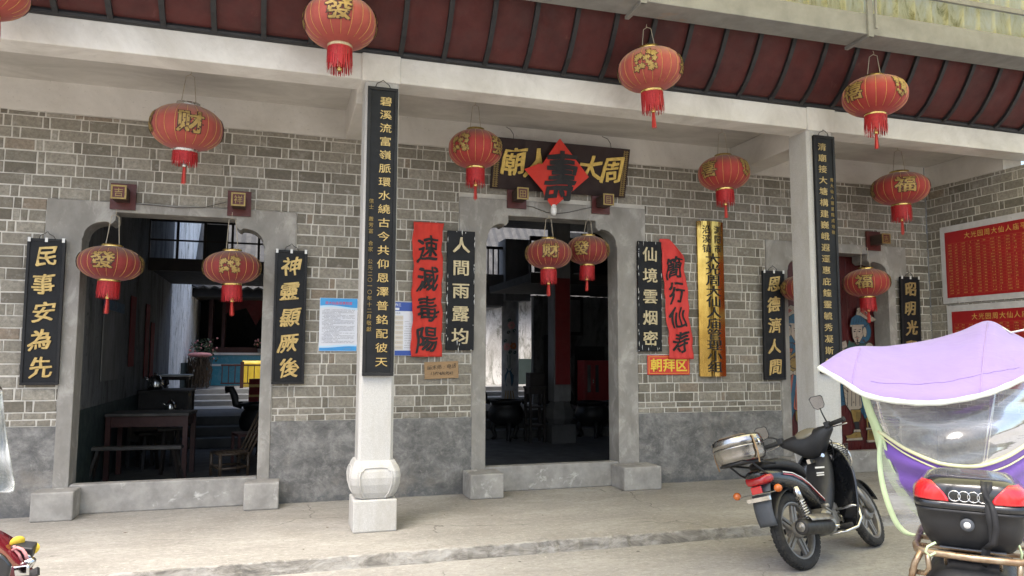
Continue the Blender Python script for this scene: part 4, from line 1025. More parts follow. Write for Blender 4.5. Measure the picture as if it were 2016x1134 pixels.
bench('round_edge_stool', 'low dark stool behind the worn table, against the hall wall', 'stool', (-1.62, 3.05, 0), .30, .28, .48, 'dark_timber', R(20), .03)
pm('bamboo', (.105, .072, .045), (.065, .046, .029), 9, .5, bump=.15)
t = thing('bamboo_chair', 'low bamboo chair leaning back inside the left doorway', 'chair', (-.53, 2.02, 0), (0, 0, R(-70)))
b = MB(); b.smooth = True
for sx in (-1, 1):
    for y in (-.17, .17): b.tube([(sx*.19, y, 0), (sx*.19, y, .30)], .02, 8)
b.build('leg', 'bamboo', t)
b = MB(); b.smooth = True
for q in ((-.19, -.17, .19, -.17), (-.19, .17, .19, .17), (-.19, -.17, -.19, .17), (.19, -.17, .19, .17)):
    for z in (.29, .12): b.tube([(q[0], q[1], z), (q[2], q[3], z)], .016, 8)
for i in range(7): b.tube([(-.18, -.15+.05*i, .305), (.18, -.15+.05*i, .305)], .014, 6)
b.build('seat_frame', 'bamboo', t)
b = MB(); b.smooth = True
for x in (-.19, -.06, .06, .19): b.tube([(x, .15, .20), (x, .42, .78)], .015, 8)
b.tube([(-.21, .42, .78), (.21, .42, .78)], .018, 8); b.tube([(-.2, .30, .52), (.2, .30, .52)], .012, 8); b.build('backrest', 'bamboo', t)
t = thing('red_chair', 'red brown wooden chair beside the bamboo chair, tall slanted back post', 'chair', (-.32, 2.75, 0), (0, 0, R(-75)))
b = MB(); b.box(-.21, .21, -.2, .2, .43, .465); b.build('seat', 'red_timber', t, bevel=.005)
for sx in (-1, 1):
    b = MB(); b.bar((sx*.19, -.18, 0), (sx*.19, -.18, .43), .035, .035); b.build('leg', 'red_timber', t)
    b = MB(); b.bar((sx*.19, .18, 0), (sx*.19, .20, .45), .035, .035); b.bar((sx*.19, .20, .45), (sx*.19, .34, 1.1), .035, .035); b.build('back_post', 'red_timber', t)
b = MB()
for z, y in ((.62, .235), (.82, .28), (1.04, .325)): b.box(-.18, .18, y-.01, y+.01, z-.03, z+.03)
b.build('back_rail', 'red_timber', t)
table('black_desk', 'black desk with a kettle against the left hall wall', 'desk', (-1.62, 4.75, 0), .72, 1.0, .98, apron=.3, rz=0)
table('low_sideboard', 'low black table with cups against the left hall wall', 'table', (-1.62, 3.6, 0), .62, .8, .72, apron=.35)
table('small_white_table', 'small table with a pale top near the courtyard steps', 'table', (-1.72, 6.6, .45), .5, .6, .72, ('tape_white', 'dark_timber'), apron=.06)
def kettle(label, c, s):
    t = thing('kettle', label, 'kettle', c); b = MB(); b.smooth = True
    b.lathe([(.001, 0), (.085*s, 0), (.095*s, .04*s), (.08*s, .13*s), (.055*s, .17*s), (.02*s, .185*s), (.014*s, .21*s), (.001, .212*s)], 20); b.build('body', 'steel', t)
    b = MB(); b.smooth = True; b.tube([(.08*s, 0, .14*s), (.14*s, 0, .15*s), (.15*s, 0, .07*s), (.09*s, 0, .04*s)], .012*s, 8); b.build('handle', 'black_edge', t)
    b = MB(); b.smooth = True; b.tube([(-.07*s, 0, .1*s), (-.13*s, 0, .16*s)], [.02*s, .01*s], 8); b.build('spout', 'steel', t)
pm('steel', (.70, .69, .67), (.6, .59, .57), 9, .22, metal=1, bump=.03)
kettle('steel kettle on the black desk inside the left doorway', (-1.80, 4.7, .98), 1.25)
kettle('small steel teapot on the low black table inside the left doorway', (-1.42, 3.45, .72), .8)
def papers(label, pts, mat, cat='paper'):
    for y0, y1, z0, z1, lab in pts:
        b = MB(); b.box(-1.985, -1.979, y0, y1, z0, z1); tag(b.build('wall_paper_strip', mat), lab, cat, 'strips pasted on the left hall wall')
papers('', [(3.45, 3.85, 1.35, 2.35, 'red paper strip nearest the doorway on the left hall wall'), (4.75, 5.1, 1.15, 2.32, 'long red paper strip in the middle of the left hall wall'), (5.3, 5.65, 1.1, 2.05, 'red paper strip farthest back on the left hall wall')], 'hall_red_paper')
t = thing('hall_notice', 'grey framed notice sheet with blue border on the left hall wall', 'notice', (-1.985, 1.75, 1.2))
b = MB(); b.box(0, .012, 0, 1.0, 0, .92); b.build('sheet', 'concrete_dark', t); b = MB(); b.box(.0125, .03, -.08, 1.1, .86, .98); b.build('blue_valance', 'paint_blue', t)
# incense burners
pm('iron', (.02, .02, .021), (.012, .012, .013), 8, .5, metal=.4, bump=.2)
def burner(label, c, r, h, rz=0):
    t = thing('incense_burner', label, 'incense burner', c, (0, 0, rz), 'iron incense burners'); b = MB(); b.smooth = True
    b.lathe([(.001, h*.30), (r*.6, h*.31), (r*.95, h*.42), (r, h*.55), (r*.9, h*.68), (r*.72, h*.76), (r*.98, h*.80), (r*1.0, h*.84), (r*.9, h*.84), (r*.8, h*.74)], 28); b.build('bowl', 'iron', t)
    for i in range(3):
        a = R(-90+120*i); b = MB(); b.smooth = True; b.tube([(r*.6*math.cos(a), r*.6*math.sin(a), h*.40), (r*.8*math.cos(a), r*.8*math.sin(a), h*.22), (r*.62*math.cos(a), r*.62*math.sin(a), h*.08), (r*.75*math.cos(a), r*.75*math.sin(a), 0)], [r*.17, r*.15, r*.11, r*.14], 10); b.build('leg', 'iron', t)
    for s in (-1, 1):
        b = MB(); b.smooth = True; b.tube([(s*r*.9, 0, h*.80), (s*r*1.16, 0, h*.82), (s*r*1.22, 0, h*.95), (s*r*1.36, 0, h*1.07), (s*r*1.62, 0, h*1.06)], r*.10, 8, flat=1.6); b.build('handle', 'iron', t)
burner('black iron incense burner at the left side of the central doorway', (4.02, 5.0, 0), .33, .86, R(-5))
burner('black iron incense burner behind the hall pillar, right of it', (5.72, 5.0, 0), .33, .80, R(-5))
burner('dark incense burner with curled handles seen at the right of the left doorway', (-.18, 4.3, 0), .36, .92, R(-10))
t = table('altar_table', 'altar table with red and gold cloth seen through the left doorway', 'altar table', (.22, 6.9, .45), 1.4, .6, .62, ('dark_timber', 'dark_timber'))
b = MB(); b.box(-.70, .70, -.325, -.301, -.0, .63); b.build('front_cloth', 'hall_red_paper', t)
b = MB(); b.box(-.70, .70, -.331, -.3255, .48, .53); b.box(-.70, .70, -.331, -.3255, .30, .34); b.box(-.52, -.48, -.331, -.3255, .05, .30); b.build('gold_band', 'gold_dim', t)
t = table('incense_rack', 'tall dark wooden rack left of the hall pillar', 'rack', (4.42, 4.55, 0), .34, .34, .98, apron=.1)
b = MB(); b.box(-.13, .13, -.13, .13, .981, 1.22); b.build('box', 'dark_timber', t); b = MB(); b.box(-.15, .15, -.15, .15, .28, .31); b.box(-.15, .15, -.15, .15, .60, .63); b.build('shelf', 'dark_timber', t)
# red cabinet
p0, p1 = at(1151, 800, Y=6.7), at(1206, 800, Y=6.7)
t = thing('red_cabinet', 'red painted cabinet with two glazed doors in the central doorway', 'cabinet', ((p0.x+p1.x)/2, 6.9, .452)); w = (p1.x-p0.x)/2
b = MB(); b.box(-w, w, -.2, .2, .04, .98); b.build('body', 'cabinet_red', t) if 'cabinet_red' in M else None
pm('cabinet_red', (.30, .015, .018), (.26, .012, .015), 4, .4, bump=.05)
b.build('body', 'cabinet_red', t, bevel=.006)
for x0, x1 in ((-w+.01, -w*.42), (-w*.40, w*.15)):
    b = MB(); b.box(x0, x1, -.216, -.201, .06, .96); dd = b.build('door', 'cabinet_red', t, bevel=.004)
    b = MB(); b.box(x0+.05, x1-.05, -.219, -.2165, .30, .88); b.build('glass', 'dusty_glass', dd)
    b = MB(); b.box((x1 if x0 < -w*.5 else x0)-.008, (x1 if x0 < -w*.5 else x0)+.008, -.235, -.217, .5, .58); b.build('handle', 'steel', dd)
for x in (-w+.04, w-.04):
    b = MB(); b.box(x-.02, x+.02, -.18, .18, 0, .04); b.build('foot', 'dark_timber', t)
b = MB(); b.cbox((6.55, 4.55, .05), (.42, .3, .10), Matrix.Rotation(R(8), 3, 'Z')); tag(b.build('kneeling_cushion', 'sign_yellow', bevel=.03, seg=3), 'yellow kneeling cushion on the hall floor at the right of the central doorway', 'cushion')
b = MB(); b.box(6.35, 6.75, 7.84, 7.88, 2.0, 2.9); t = tag(b.build('hall_picture', 'dark_timber'), 'dark framed picture on the wall above the red cabinet', 'picture')
b = MB(); b.box(6.42, 6.68, 7.835, 7.8395, 2.08, 2.82); b.build('print', 'concrete_dark', t)
b = MB(); b.box(5.55, 9, 7.9, 8.05, .45, 2.9); hp(b, 'plaster_wall', 'peeling_plaster')
b = MB(); b.box(5.8, 6.3, 7.88, 7.899, .45, 2.0); b.box(6.55, 7.3, 7.88, 7.899, .45, 1.75); hp(b, 'doorway_shade', 'paint_black')  # flat black sheets: the shade of two openings put into the colour
# altar at the back of the courtyard, seen through the left doorway
t = thing('blue_altar', 'pale blue tiled altar at the far side of the courtyard with clothed statue niche', 'altar', (-.6, 12.4, .75))
b = MB(); b.box(-1.1, 2.4, 0, .6, 0, .78); b.build('tiled_base', 'blue_tile', t, bevel=.01)
b = MB(); b.box(-1.15, 2.45, -.04, .62, .78, .84); b.box(-1.1, 2.4, -.012, 0, .5, .55); b.build('ledge', 'tape_white', t)
b = MB(); b.box(-1.1, -1.0, -.02, .5, .84, 2.2); b.box(-1.1, 2.4, -.02, .5, .84, .98); b.box(-.78, -.70, -.02, .5, .98, 2.2); b.build('carved_frame', 'red_timber', t)
b = MB(); b.prism([(-.7, 2.25), (1.2, 2.25), (1.2, 1.95), (.75, 1.82), (.35, 2.08), (.05, 1.55), (-.2, 2.0), (-.7, 1.85)], lambda p: (p[0], -.05, p[1]), lambda p: (p[0], -.03, p[1])); pm('drape_red', (.09, .008, .01), (.06, .006, .008), 4, .8, bump=.1); b.build('red_drape', 'drape_red', t)
t = thing('robed_statue', 'robed statue in dark blue on the altar', 'statue', (-.1, 12.62, 1.59)); b = MB(); b.smooth = True
b.lathe([(.001, 0), (.34, 0), (.36, .1), (.30, .35), (.24, .55), (.10, .62), (.001, .63)], 20); b.build('robe', 'poster_navy', t); b = MB(); b.ball((0, 0, .74), (.10, .1, .13)); b.smooth = True; b.build('head', 'paint_gold', t, smooth=True)
b = MB(); b.prism([(-.2, .56), (.2, .56), (.28, .50), (-.28, .50)], lambda p: (p[0], -.2, p[1]), lambda p: (p[0], -.18, p[1])); b.build('collar', 'tape_white', t)
t = table('offering_table', 'offering table covered with a yellow cloth before the blue altar', 'table', (-.30, 11.55, .75), .95, .5, .62)
b = MB(); b.smooth = True; b.grid(lambda u, v: Vector((-.5+u, -.27-.02*math.sin(u*26)*(1-v), .64*v)), 40, 6); b.grid(lambda u, v: Vector((-.5+u, -.27+.54*v, .64+.001)), 4, 2); b.build('yellow_cloth', 'yellow_cloth_' if 0 else 'sign_yellow', t, solid=.004)
t = thing('red_railing', 'low red metal railing in front of the yellow cloth', 'railing', (-.3, 10.7, .75)); b = MB(); b.box(-.95, 1.4, -.015, .015, .52, .56); b.box(-.95, 1.4, -.012, .012, .10, .13); b.build('rail', 'red_timber', t)
b = MB()
for i in range(17): b.box(-.93+.143*i, -.91+.143*i, -.01, .01, .13, .52)
b.build('baluster', 'red_timber', t)
b = MB(); b.box(-.52, -.44, -.04, .04, 0, .62); b.build('post', 'red_timber', t)
def shrub(label, c, r, h, pot):
    t = thing('potted_plant', label, 'plant', c, group='potted plants before the altar'); b = MB(); b.lathe([(r*.35, 0), (r*.5, h*.3), (r*.45, h*.3), (.001, h*.28)], 14); b.build('pot', pot, t)
    b = MB(); rn = random.Random(int(h*100))
    for i in range(150):
        a, e, q = rn.uniform(0, 6.28), rn.uniform(-.4, 1.3), rn.uniform(.4, 1)*r; p = Vector((q*math.cos(a)*math.cos(e), q*math.sin(a)*math.cos(e), h*.62+h*.36*math.sin(e)*q/r))
        u = Vector((rn.uniform(-1, 1), rn.uniform(-1, 1), rn.uniform(-1, 1))).normalized()*.05; v_ = u.orthogonal().normalized()*.022; b.add([p-u, p+v_, p+u, p-v_], [(0, 1, 2, 3)])
    b.m = 1
    for i in range(24):
        a, q = rn.uniform(0, 6.28), rn.uniform(.5, 1)*r; b.ball((q*math.cos(a), q*math.sin(a), h*rn.uniform(.5, .95)), .025, 6, 4)
    b.build('foliage', ['shrub_green', 'petal_pink'], t)
pm('shrub_green', (.035, .06, .025), (.02, .035, .015), 9, .6, bump=0)
shrub('leafy potted plant behind the wicker bundle at the courtyard wall', (-1.68, 11.25, .75), .36, 1.25, 'concrete_dark')
shrub('small flower pot left on the altar ledge', (-.42, 12.36, 1.59), .16, .36, 'concrete_dark')
shrub('small flower pot right on the altar ledge', (.42, 12.36, 1.59), .16, .40, 'concrete_dark')
t = thing('twig_bundle', 'bundle of twigs with a folded cloth on top at the courtyard steps', 'bundle', (-1.70, 10.5, .75)); b = MB(); rn = random.Random(3)
for i in range(240):
    a, q = rn.uniform(0, 6.28), .26*math.sqrt(rn.random()); x, y = q*math.cos(a), q*math.sin(a); z = rn.uniform(0, .5); b.bar((x, y, z), (x+rn.uniform(-.06, .06), y+rn.uniform(-.06, .06), z+.26), .012, .012)
b.build('twigs', 'bamboo', t); b = MB(); b.smooth = True; b.ball((0, 0, .78), (.27, .24, .06)); b.build('cloth', 'petal_pink', t)

# ---------------------------------------------------------------- forecourt canopy: steel beam and translucent sheet
def sheet_mat():
    t = NT('translucent_sheet'); v = t.map((2.2, .35, .8)); n, l = t.n, t.l
    c = t.ramp(t.noise(v, 3.2, 8, .75, .6), [(.34, (.40, .35, .13)), (.46, (.84, .77, .40)), (.62, (.95, .91, .62))])
    tr = n.new('ShaderNodeBsdfTranslucent'); l.new(c, tr.inputs[0]); df = n.new('ShaderNodeBsdfDiffuse'); l.new(c, df.inputs[0])
    mx = n.new('ShaderNodeMixShader'); mx.inputs[0].default_value = .88; l.new(df.outputs[0], mx.inputs[1]); l.new(tr.outputs[0], mx.inputs[2]); l.new(mx.outputs[0], n['Material Output'].inputs[0]); M['sheet'] = t.m
sheet_mat()
pm('steel_grey', (.26, .255, .235), (.20, .195, .18), 5, .7, bump=.15, stain=(.30, .20, .14), stain_at=(.66, .74), stain_scale=1.2)
can = thing('forecourt_canopy', 'grey steel canopy beam and yellowed translucent roof sheets over the forecourt', 'canopy', (4, -4, 4.6))
def cp_(mb, name, mats, **k):
    o = mb.build(name, mats, can, **k); o.location = (-4, 4, -4.6); return o
b = MB(); zx = lambda x: 4.665+.012*(x-2.6)
def slab(b, x0, x1, y0, y1, dz0, dz1):
    vs = [(x, y, zx(x)+d) for x in (x0, x1) for y in (y0, y1) for d in (dz0, dz1)]; b.add(vs, [(0, 1, 3, 2), (4, 6, 7, 5), (0, 4, 5, 1), (2, 3, 7, 6), (0, 2, 6, 4), (1, 5, 7, 3)])
slab(b, -6, 5.50, -2.40, -2.11, 0, .215); slab(b, 5.56, 14, -2.40, -2.10, .0, .225); cp_(b, 'steel_beam', 'steel_grey', bevel=.006)
for x in (3.02, 5.52):
    b = MB(); b.box(x-.02, x+.02, -2.42, -2.08, zx(x)-.03, zx(x)+.0); b.box(x-.03, x+.03, -2.425, -2.402, zx(x)-.03, 5.6); b.box(x+.04, x+.06, -2.45, -2.43, zx(x)+.05, 5.6) ; cp_(b, 'bracket', 'steel_grey')
b = MB()
def sz(x, y): return 6.32-.05*(y+2.38)
def ridge(x): f = (x/.218) % 1; return .026 if f < .12 else (.026*(1-(f-.12)/.08) if f < .2 else (0 if f < .92 else .026*(f-.92)/.08))
NXs = 690; vs = []; rows = [(-2.36, 0), (-2.36, 1), (-2.36, 2), (-4.0, 3), (-6.0, 3), (-7.9, 3)]  # unseen overhead part: left end and depth chosen for the light
for y, k in rows:
    for i in range(NXs+1):
        x = -.6+15*i/NXs; r = ridge(x); zb = zx(x)+.18
        vs.append((x, y-r, zb+(6.32-zb)*k/2) if k < 3 else (x, y, sz(x, y)+r))
nr = len(rows)
b.add(vs, [(j*(NXs+1)+i, j*(NXs+1)+i+1, (j+1)*(NXs+1)+i+1, (j+1)*(NXs+1)+i) for j in range(nr-1) for i in range(NXs)])
cp_(b, 'roof_sheet', 'sheet')
b = MB()
for y in (-4.2, -5.5, -6.8): 
    vs = [(x, yy, sz(x, y)+d) for x in (-.7, 14) for yy in (y-.03, y+.03) for d in (-.07, -.012)]; b.add(vs, [(0, 1, 3, 2), (4, 6, 7, 5), (0, 4, 5, 1), (2, 3, 7, 6), (0, 2, 6, 4), (1, 5, 7, 3)])
cp_(b, 'purlin', 'steel_grey')
b = MB(); slab(b, -.6, 14, -2.425, -2.392, .47, .52); cp_(b, 'panel_rail', 'steel_grey')
for x in (-.55, 13.6):
    b = MB(); b.box(x-.07, x+.07, -7.8, -7.66, -.1, 6.55); cp_(b, 'post', 'steel_grey')
# ---------------------------------------------------------------- vehicles
pm('bike_black', (.012, .013, .016), (.009, .010, .012), 5, .22, bump=.03, coat=.6, stain=(.06, .055, .05), stain_at=(.62, .85), stain_scale=6)
pm('plastic_black', (.022, .023, .025), (.016, .016, .018), 8, .5, bump=.12, stain=(.06, .058, .054), stain_at=(.6, .85), stain_scale=5)
pm('rubber', (.028, .027, .026), (.018, .018, .018), 9, .85, bump=.3, stain=(.11, .10, .09), stain_at=(.55, .8), stain_scale=9)
pm('wheel_alloy', (.30, .29, .275), (.19, .18, .17), 9, .45, metal=.6, bump=.1, stain=(.12, .11, .09), stain_at=(.6, .8), stain_scale=9)
pm('engine_metal', (.38, .365, .34), (.22, .21, .19), 12, .45, metal=.7, bump=.25)
pm('chrome', (.72, .71, .70), (.55, .54, .52), 9, .15, metal=1, bump=.03)
pm('exhaust_black', (.03, .029, .028), (.05, .047, .043), 9, .5, metal=.3, bump=.15)
pm('seat_vinyl', (.022, .022, .024), (.017, .017, .018), 9, .55, bump=.25, fine=140)
pm('mudguard', (.085, .095, .11), (.06, .065, .075), 6, .6, bump=.15, stain=(.16, .15, .14), stain_at=(.55, .8), stain_scale=7)
def lens(name, c, r=.12):
    t = NT(name); t.col(c); t.set(Roughness=r, Coat_Weight=.8, Coat_Roughness=.05)
    t.bump(t.n.new('ShaderNodeTexWave').outputs['Fac'], .25, .004); M[name] = t.m
lens('lens_red', (.42, .008, .012)); lens('lens_amber', (.62, .15, .02)); lens('lens_bright_red', (.62, .015, .02), .16); lens('lens_orange', (.55, .26, .06))
pm('dial_tan', (.22, .20, .15), (.17, .155, .12), 9, .15, bump=0)
pm('mirror_glass', (.30, .30, .31), (.27, .27, .28), 3, .06, metal=1, bump=0)
def cr(P, u):                               # Catmull-Rom through a list
    n = len(P)-1; t = u*n; i = min(int(t), n-1); f = t-i; p0, p1, p2, p3 = P[max(i-1, 0)], P[i], P[i+1], P[min(i+2, n)]
    return .5*((2*p1)+(p2-p0)*f+(2*p0-5*p1+4*p2-p3)*f*f+(3*p1-p0-3*p2+p3)*f**3)
def tyre_wheel(par, c, Rr, name, xf=None, tw=.04):
    """wheel in the xz plane, axle along y"""
    base = (xf or Matrix.Identity(4)) @ Matrix.Translation(c) @ Matrix.Rotation(R(90), 4, 'X')
    b = MB(base); b.smooth = True
    n = 40; prof = []
    for k in range(11):
        a = R(-125+25*k); prof.append((Rr-tw+tw*math.cos(a), tw*1.02*math.sin(a)))
    b.lathe(prof+[(Rr-2*tw+.012, tw*.6), (Rr-2*tw+.012, -tw*.6)], 64, cap=False)
    b.smooth = False
    for i in range(46):                                   # tread blocks
        for s, off in ((-1, 0), (1, .5), (0, .25)):
            a = 2*math.pi*(i+off)/46; z = s*tw*.52; rr = Rr-tw+math.sqrt(max(0, tw*tw-z*z))+.001
            b.xf = base @ Matrix.Rotation(a, 4, 'Z') @ Matrix.Translation((rr, 0, z)) @ Matrix.Rotation(R(-28)*s, 4, 'Y'); b.box(-.004, .0035, -.013, .013, -.011, .011)
    w = b.build(name, 'rubber', par)
    b = MB(base); b.smooth = True; ri = Rr-2*tw
    b.lathe([(ri+.014, -.030), (ri+.004, -.032), (ri-.010, -.018), (ri-.012, .018), (ri+.004, .032), (ri+.014, .030)], 48, cap=False)
    b.lathe([(.02, -.055), (.055, -.05), (.062, -.03), (.062, .03), (.055, .05), (.02, .055)], 24)
    b.smooth = False
    for i in range(5):
        for s in (-1, 1):
            b.xf = base @ Matrix.Rotation(R(72*i+9*s), 4, 'Z'); b.add([(.05, -.016+.012*s, -.016), (.05, .016+.012*s, -.016), (.05, .016+.012*s, .016), (.05, -.016+.012*s, .016), (ri-.004, -.010-.012*s, -.012), (ri-.004, .010-.012*s, -.012), (ri-.004, .010-.012*s, .012), (ri-.004, -.010-.012*s, .012)],
                                                                          [(3, 2, 1, 0), (4, 5, 6, 7), (0, 1, 5, 4), (1, 2, 6, 5), (2, 3, 7, 6), (3, 0, 4, 7)])
    b.build('rim', 'wheel_alloy', w, bevel=.004); return w
def ringsec(cx, zc, hw, hh, n=16, e=2.6, yo=0):
    """superellipse cross-section at station x = cx"""
    o = []
    for i in range(n):
        a = 2*math.pi*i/n; c_, s_ = math.cos(a), math.sin(a)
        o.append(Vector((cx, yo+hw*math.copysign(abs(c_)**(2/e), c_), zc+hh*math.copysign(abs(s_)**(2/e), s_))))
    return o
bk = at(1589, 1121, Z=-.1)
mc = thing('motorcycle', 'black step-through motorcycle leaning on its stand before the second granite column', 'motorcycle', bk, (R(-18), 0, R(22)))
STEER = R(9); HEAD = Vector((.70, 0, .85)); FAX = Vector((1.115, 0, .275)); ax = (HEAD-FAX).normalized()
SX = Matrix.Translation(HEAD) @ Matrix.Rotation(STEER, 4, ax) @ Matrix.Translation(-HEAD)
tyre_wheel(mc, (0, 0, .285), .285, 'rear_wheel', None, .043); tyre_wheel(mc, FAX, .275, 'front_wheel', SX, .036)
# forks, front mudguard
b = MB(SX); b.smooth = True
for s in (-1, 1): b.tube([FAX+Vector((0, s*.075, 0)), FAX+ax*.26+Vector((0, s*.075, 0))], .024, 10); b.tube([FAX+ax*.26+Vector((0, s*.075, 0)), HEAD+Vector((.03, s*.07, -.06))], .016, 10)
b.tube([FAX+Vector((0, -.09, 0)), FAX+Vector((0, .09, 0))], .012, 8); b.build('fork', 'wheel_alloy', mc)
b = MB(SX); b.smooth = True
b.grid(lambda u, v: FAX+Vector((.30*math.cos(R(20+125*u)), (v-.5)*.12, .30*math.sin(R(20+125*u))-.025*abs(v-.5)*2)), 18, 6); b.build('front_mudguard', 'bike_black', mc, solid=.006)
# handlebar cover with instrument panel, bars, levers, mirrors
b = MB(SX); b.smooth = True
for s in (-1, 1): b.tube([(.63, s*.05, .965), (.60, s*.16, .995), (.555, s*.24, 1.005)], .012, 8)
b.build('handlebar', 'plastic_black', mc)
for s in (-1, 1):
    b = MB(SX); b.smooth = True; b.tube([(.55, s*.235, 1.003), (.512, s*.375, 1.0)], .019, 12); b.tube([(.512, s*.375, 1.0), (.510, s*.383, 1.0)], .022, 12); b.build('grip', 'rubber', mc)
    b = MB(SX); b.box(.53, .59, s*.22-.025, s*.22+.025, .98, 1.035); b.build('switch_block', 'plastic_black', mc, bevel=.01)
    b = MB(SX); b.smooth = True; b.tube([(.60, s*.22, .985), (.585, s*.30, .975), (.555, s*.375, .968)], .006, 6); b.build('lever', 'chrome', mc)
for q in ('x',):
    b = MB(SX)
    secs = []
    for y, zc, xc, hx, hz in ((-.25, .985, .58, .024, .024), (-.18, .965, .59, .048, .05), (-.11, .93, .615, .09, .095), (-.045, .905, .64, .11, .125), (.045, .905, .64, .11, .125), (.11, .93, .615, .09, .095), (.18, .965, .59, .048, .05), (.25, .985, .58, .024, .024)):
        secs.append([Vector((xc+hx*math.copysign(abs(math.cos(a))**.8, math.cos(a)), y, zc+hz*math.copysign(abs(math.sin(a))**.8, math.sin(a)))) for a in [2*math.pi*i/16 for i in range(16)]])
    b.smooth = True; b.loft(secs); hc = b.build('handlebar_cover', 'plastic_black', mc, subd=1)
    b = MB(SX); b.smooth = True
    pl = Matrix.Translation((.575, 0, 1.005)) @ Matrix.Rotation(R(-42), 4, 'Y') @ Matrix.Diagonal((.055, .10, .014, 1)); b.xf = SX @ pl; b.lathe([(.001, 1), (.7, .95), (1, .3), (1, -1)], 24); b.build('instrument_panel', 'dial_tan', hc)
    b = MB(SX); b.smooth = True; b.ball((.735, 0, .92), (.03, .085, .06)); b.build('headlight', 'chrome', hc)
def mirror(par, xf, base, tip, s, face):
    b = MB(xf); b.smooth = True; b.tube([base, base.lerp(tip, .55)+Vector((-.01, 0, .01)), tip], .006, 7); ml = b.build('mirror_stalk', 'plastic_black', par)
    fr = Matrix.Translation(tip+Vector((0, s*.035, .05))) @ Matrix.Rotation(face, 4, 'Z') @ Matrix.Rotation(R(-106), 4, 'Y')
    out = [(.058, -.045), (.066, .035), (.05, .06), (-.035, .05), (-.06, .02), (-.052, -.035), (-.03, -.05), (.04, -.056)]
    b = MB(xf @ fr if xf else fr); b.prism(out, lambda p: (p[0], p[1], .004), lambda p: (p[0]*.8, p[1]*.8, -.028)); b.build('mirror_shell', 'plastic_black', ml, bevel=.006)
    b = MB(xf @ fr if xf else fr); b.prism([(x*.88, y*.88) for x, y in out], lambda p: (p[0], p[1], .0065), lambda p: (p[0], p[1], .0045)); b.build('mirror_glass', 'mirror_glass', ml)
mirror(mc, SX, Vector((.57, -.22, 1.02)), Vector((.55, -.22, 1.15)), .0, R(20))
mirror(mc, SX, Vector((.57, .22, 1.02)), Vector((.53, .30, 1.07)), 1, R(12))
# leg shields, steering column fairing, tunnel, side covers
b = MB(); b.smooth = True
def shield(u, v):
    z = .90-.70*v; u = u*2-1
    hw = cr([Vector((q, 0, 0)) for q in (.10, .20, .25, .275, .275, .265, .25, .225, .19)], v).x; xc = .835-.19*v-.02*math.sin(math.pi*v)
    return Vector((xc-.085*abs(u)**2.2-.03*(1-v)*abs(u), u*hw, z-.015*abs(u)))
b.grid(shield, 24, 20); b.build('leg_shield', 'bike_black', mc, solid=.014)
for s in ():
    b = MB(); b.smooth = True
    col_ = [[(.80, .05, .90), (.78, .11, .88), (.755, .17, .82), (.735, .205, .74)], [(.775, .06, .78), (.75, .14, .76), (.71, .215, .72), (.69, .24, .68)], [(.74, .07, .62), (.72, .16, .60), (.675, .235, .58), (.65, .265, .55)],
            [(.70, .08, .48), (.69, .16, .46), (.645, .23, .45), (.615, .26, .43)], [(.66, .08, .36), (.65, .15, .34), (.62, .20, .32), (.595, .225, .30)], [(.62, .08, .27), (.61, .13, .26), (.59, .17, .25), (.575, .19, .25)]]
    g = [[Vector((x, s*y, z)) for x, y, z in r_] for r_ in col_]; b.loft(g, closed=False, cap=False); b.build('leg_shield', 'bike_black', mc, solid=.028, subd=2)
b = MB(); b.smooth = True
secs = []
for x, z, hw, d in ((.71, .90, .06, .06), (.675, .82, .09, .085), (.63, .71, .115, .11), (.575, .60, .125, .125), (.52, .50, .12, .13), (.47, .41, .11, .12), (.45, .34, .08, .10)):
    secs.append([Vector((x+d*math.sin(a)*.9, hw*math.copysign(abs(math.cos(a))**.7, math.cos(a)), z+d*math.sin(a)*.35)) for a in [2*math.pi*i/16 for i in range(16)]])
b.loft(secs); tn = b.build('centre_fairing', 'plastic_black', mc, subd=1)
b = MB(); nrm = Vector((-.80, -.28, .42)).normalized()
def decal(c, w, h):
    u = Vector((0, 1, 0)).cross(nrm).normalized(); v_ = nrm.cross(u).normalized(); c = Vector(c)
    b.add([c+v_*a*w/2+u*bq*h/2 for a, bq in ((-1, -1), (1, -1), (1, 1), (-1, 1))], [(0, 1, 2, 3)])
decal((.512, -.075, .71), .075, .014); decal((.484, -.08, .667), .06, .012); decal((.476, -.08, .650), .06, .010); b.build('decal', 'tape_white', tn)
b = MB(); b.smooth = True
secs = [ringsec(x, z, hw, hh, 16, 3) for x, z, hw, hh in ((-.36, .745, .05, .02), (-.31, .725, .095, .055), (-.20, .70, .115, .075), (-.05, .68, .12, .085), (.10, .635, .115, .085), (.22, .57, .105, .085), (.33, .49, .09, .08), (.44, .43, .075, .07), (.50, .41, .06, .05))]
b.loft(secs); sc_ = b.build('side_cover', 'bike_black', mc, subd=1)
for mm, dz, nm in (('tape_white', .0, 'stripe'), ('lens_red', -.016, 'stripe')):
    b = MB(); pts = []
    for x, z, hw in ((-.12, .725, .122), (.0, .705, .124), (.12, .66, .118), (.22, .605, .108), (.34, .515, .094), (.42, .465, .08)): pts.append((x, z+dz, hw))
    for s in (-1, 1):
        vs = [Vector((x, s*(hw*1.0+.002), z+q)) for x, z, hw in pts for q in (-.004, .004)]; b.add(vs, [(2*i, 2*i+1, 2*i+3, 2*i+2) for i in range(len(pts)-1)])
    b.build(nm, mm, sc_, solid=.003)
b = MB(); b.smooth = True
secs = [ringsec(x, z, hw, hh, 16, 3.2) for x, z, hw, hh in ((-.27, .79, .06, .02), (-.22, .805, .10, .04), (-.08, .80, .115, .045), (.06, .775, .12, .045), (.18, .74, .11, .045), (.27, .70, .085, .045), (.33, .665, .05, .03))]
b.loft(secs); b.build('seat', 'seat_vinyl', mc, subd=1)
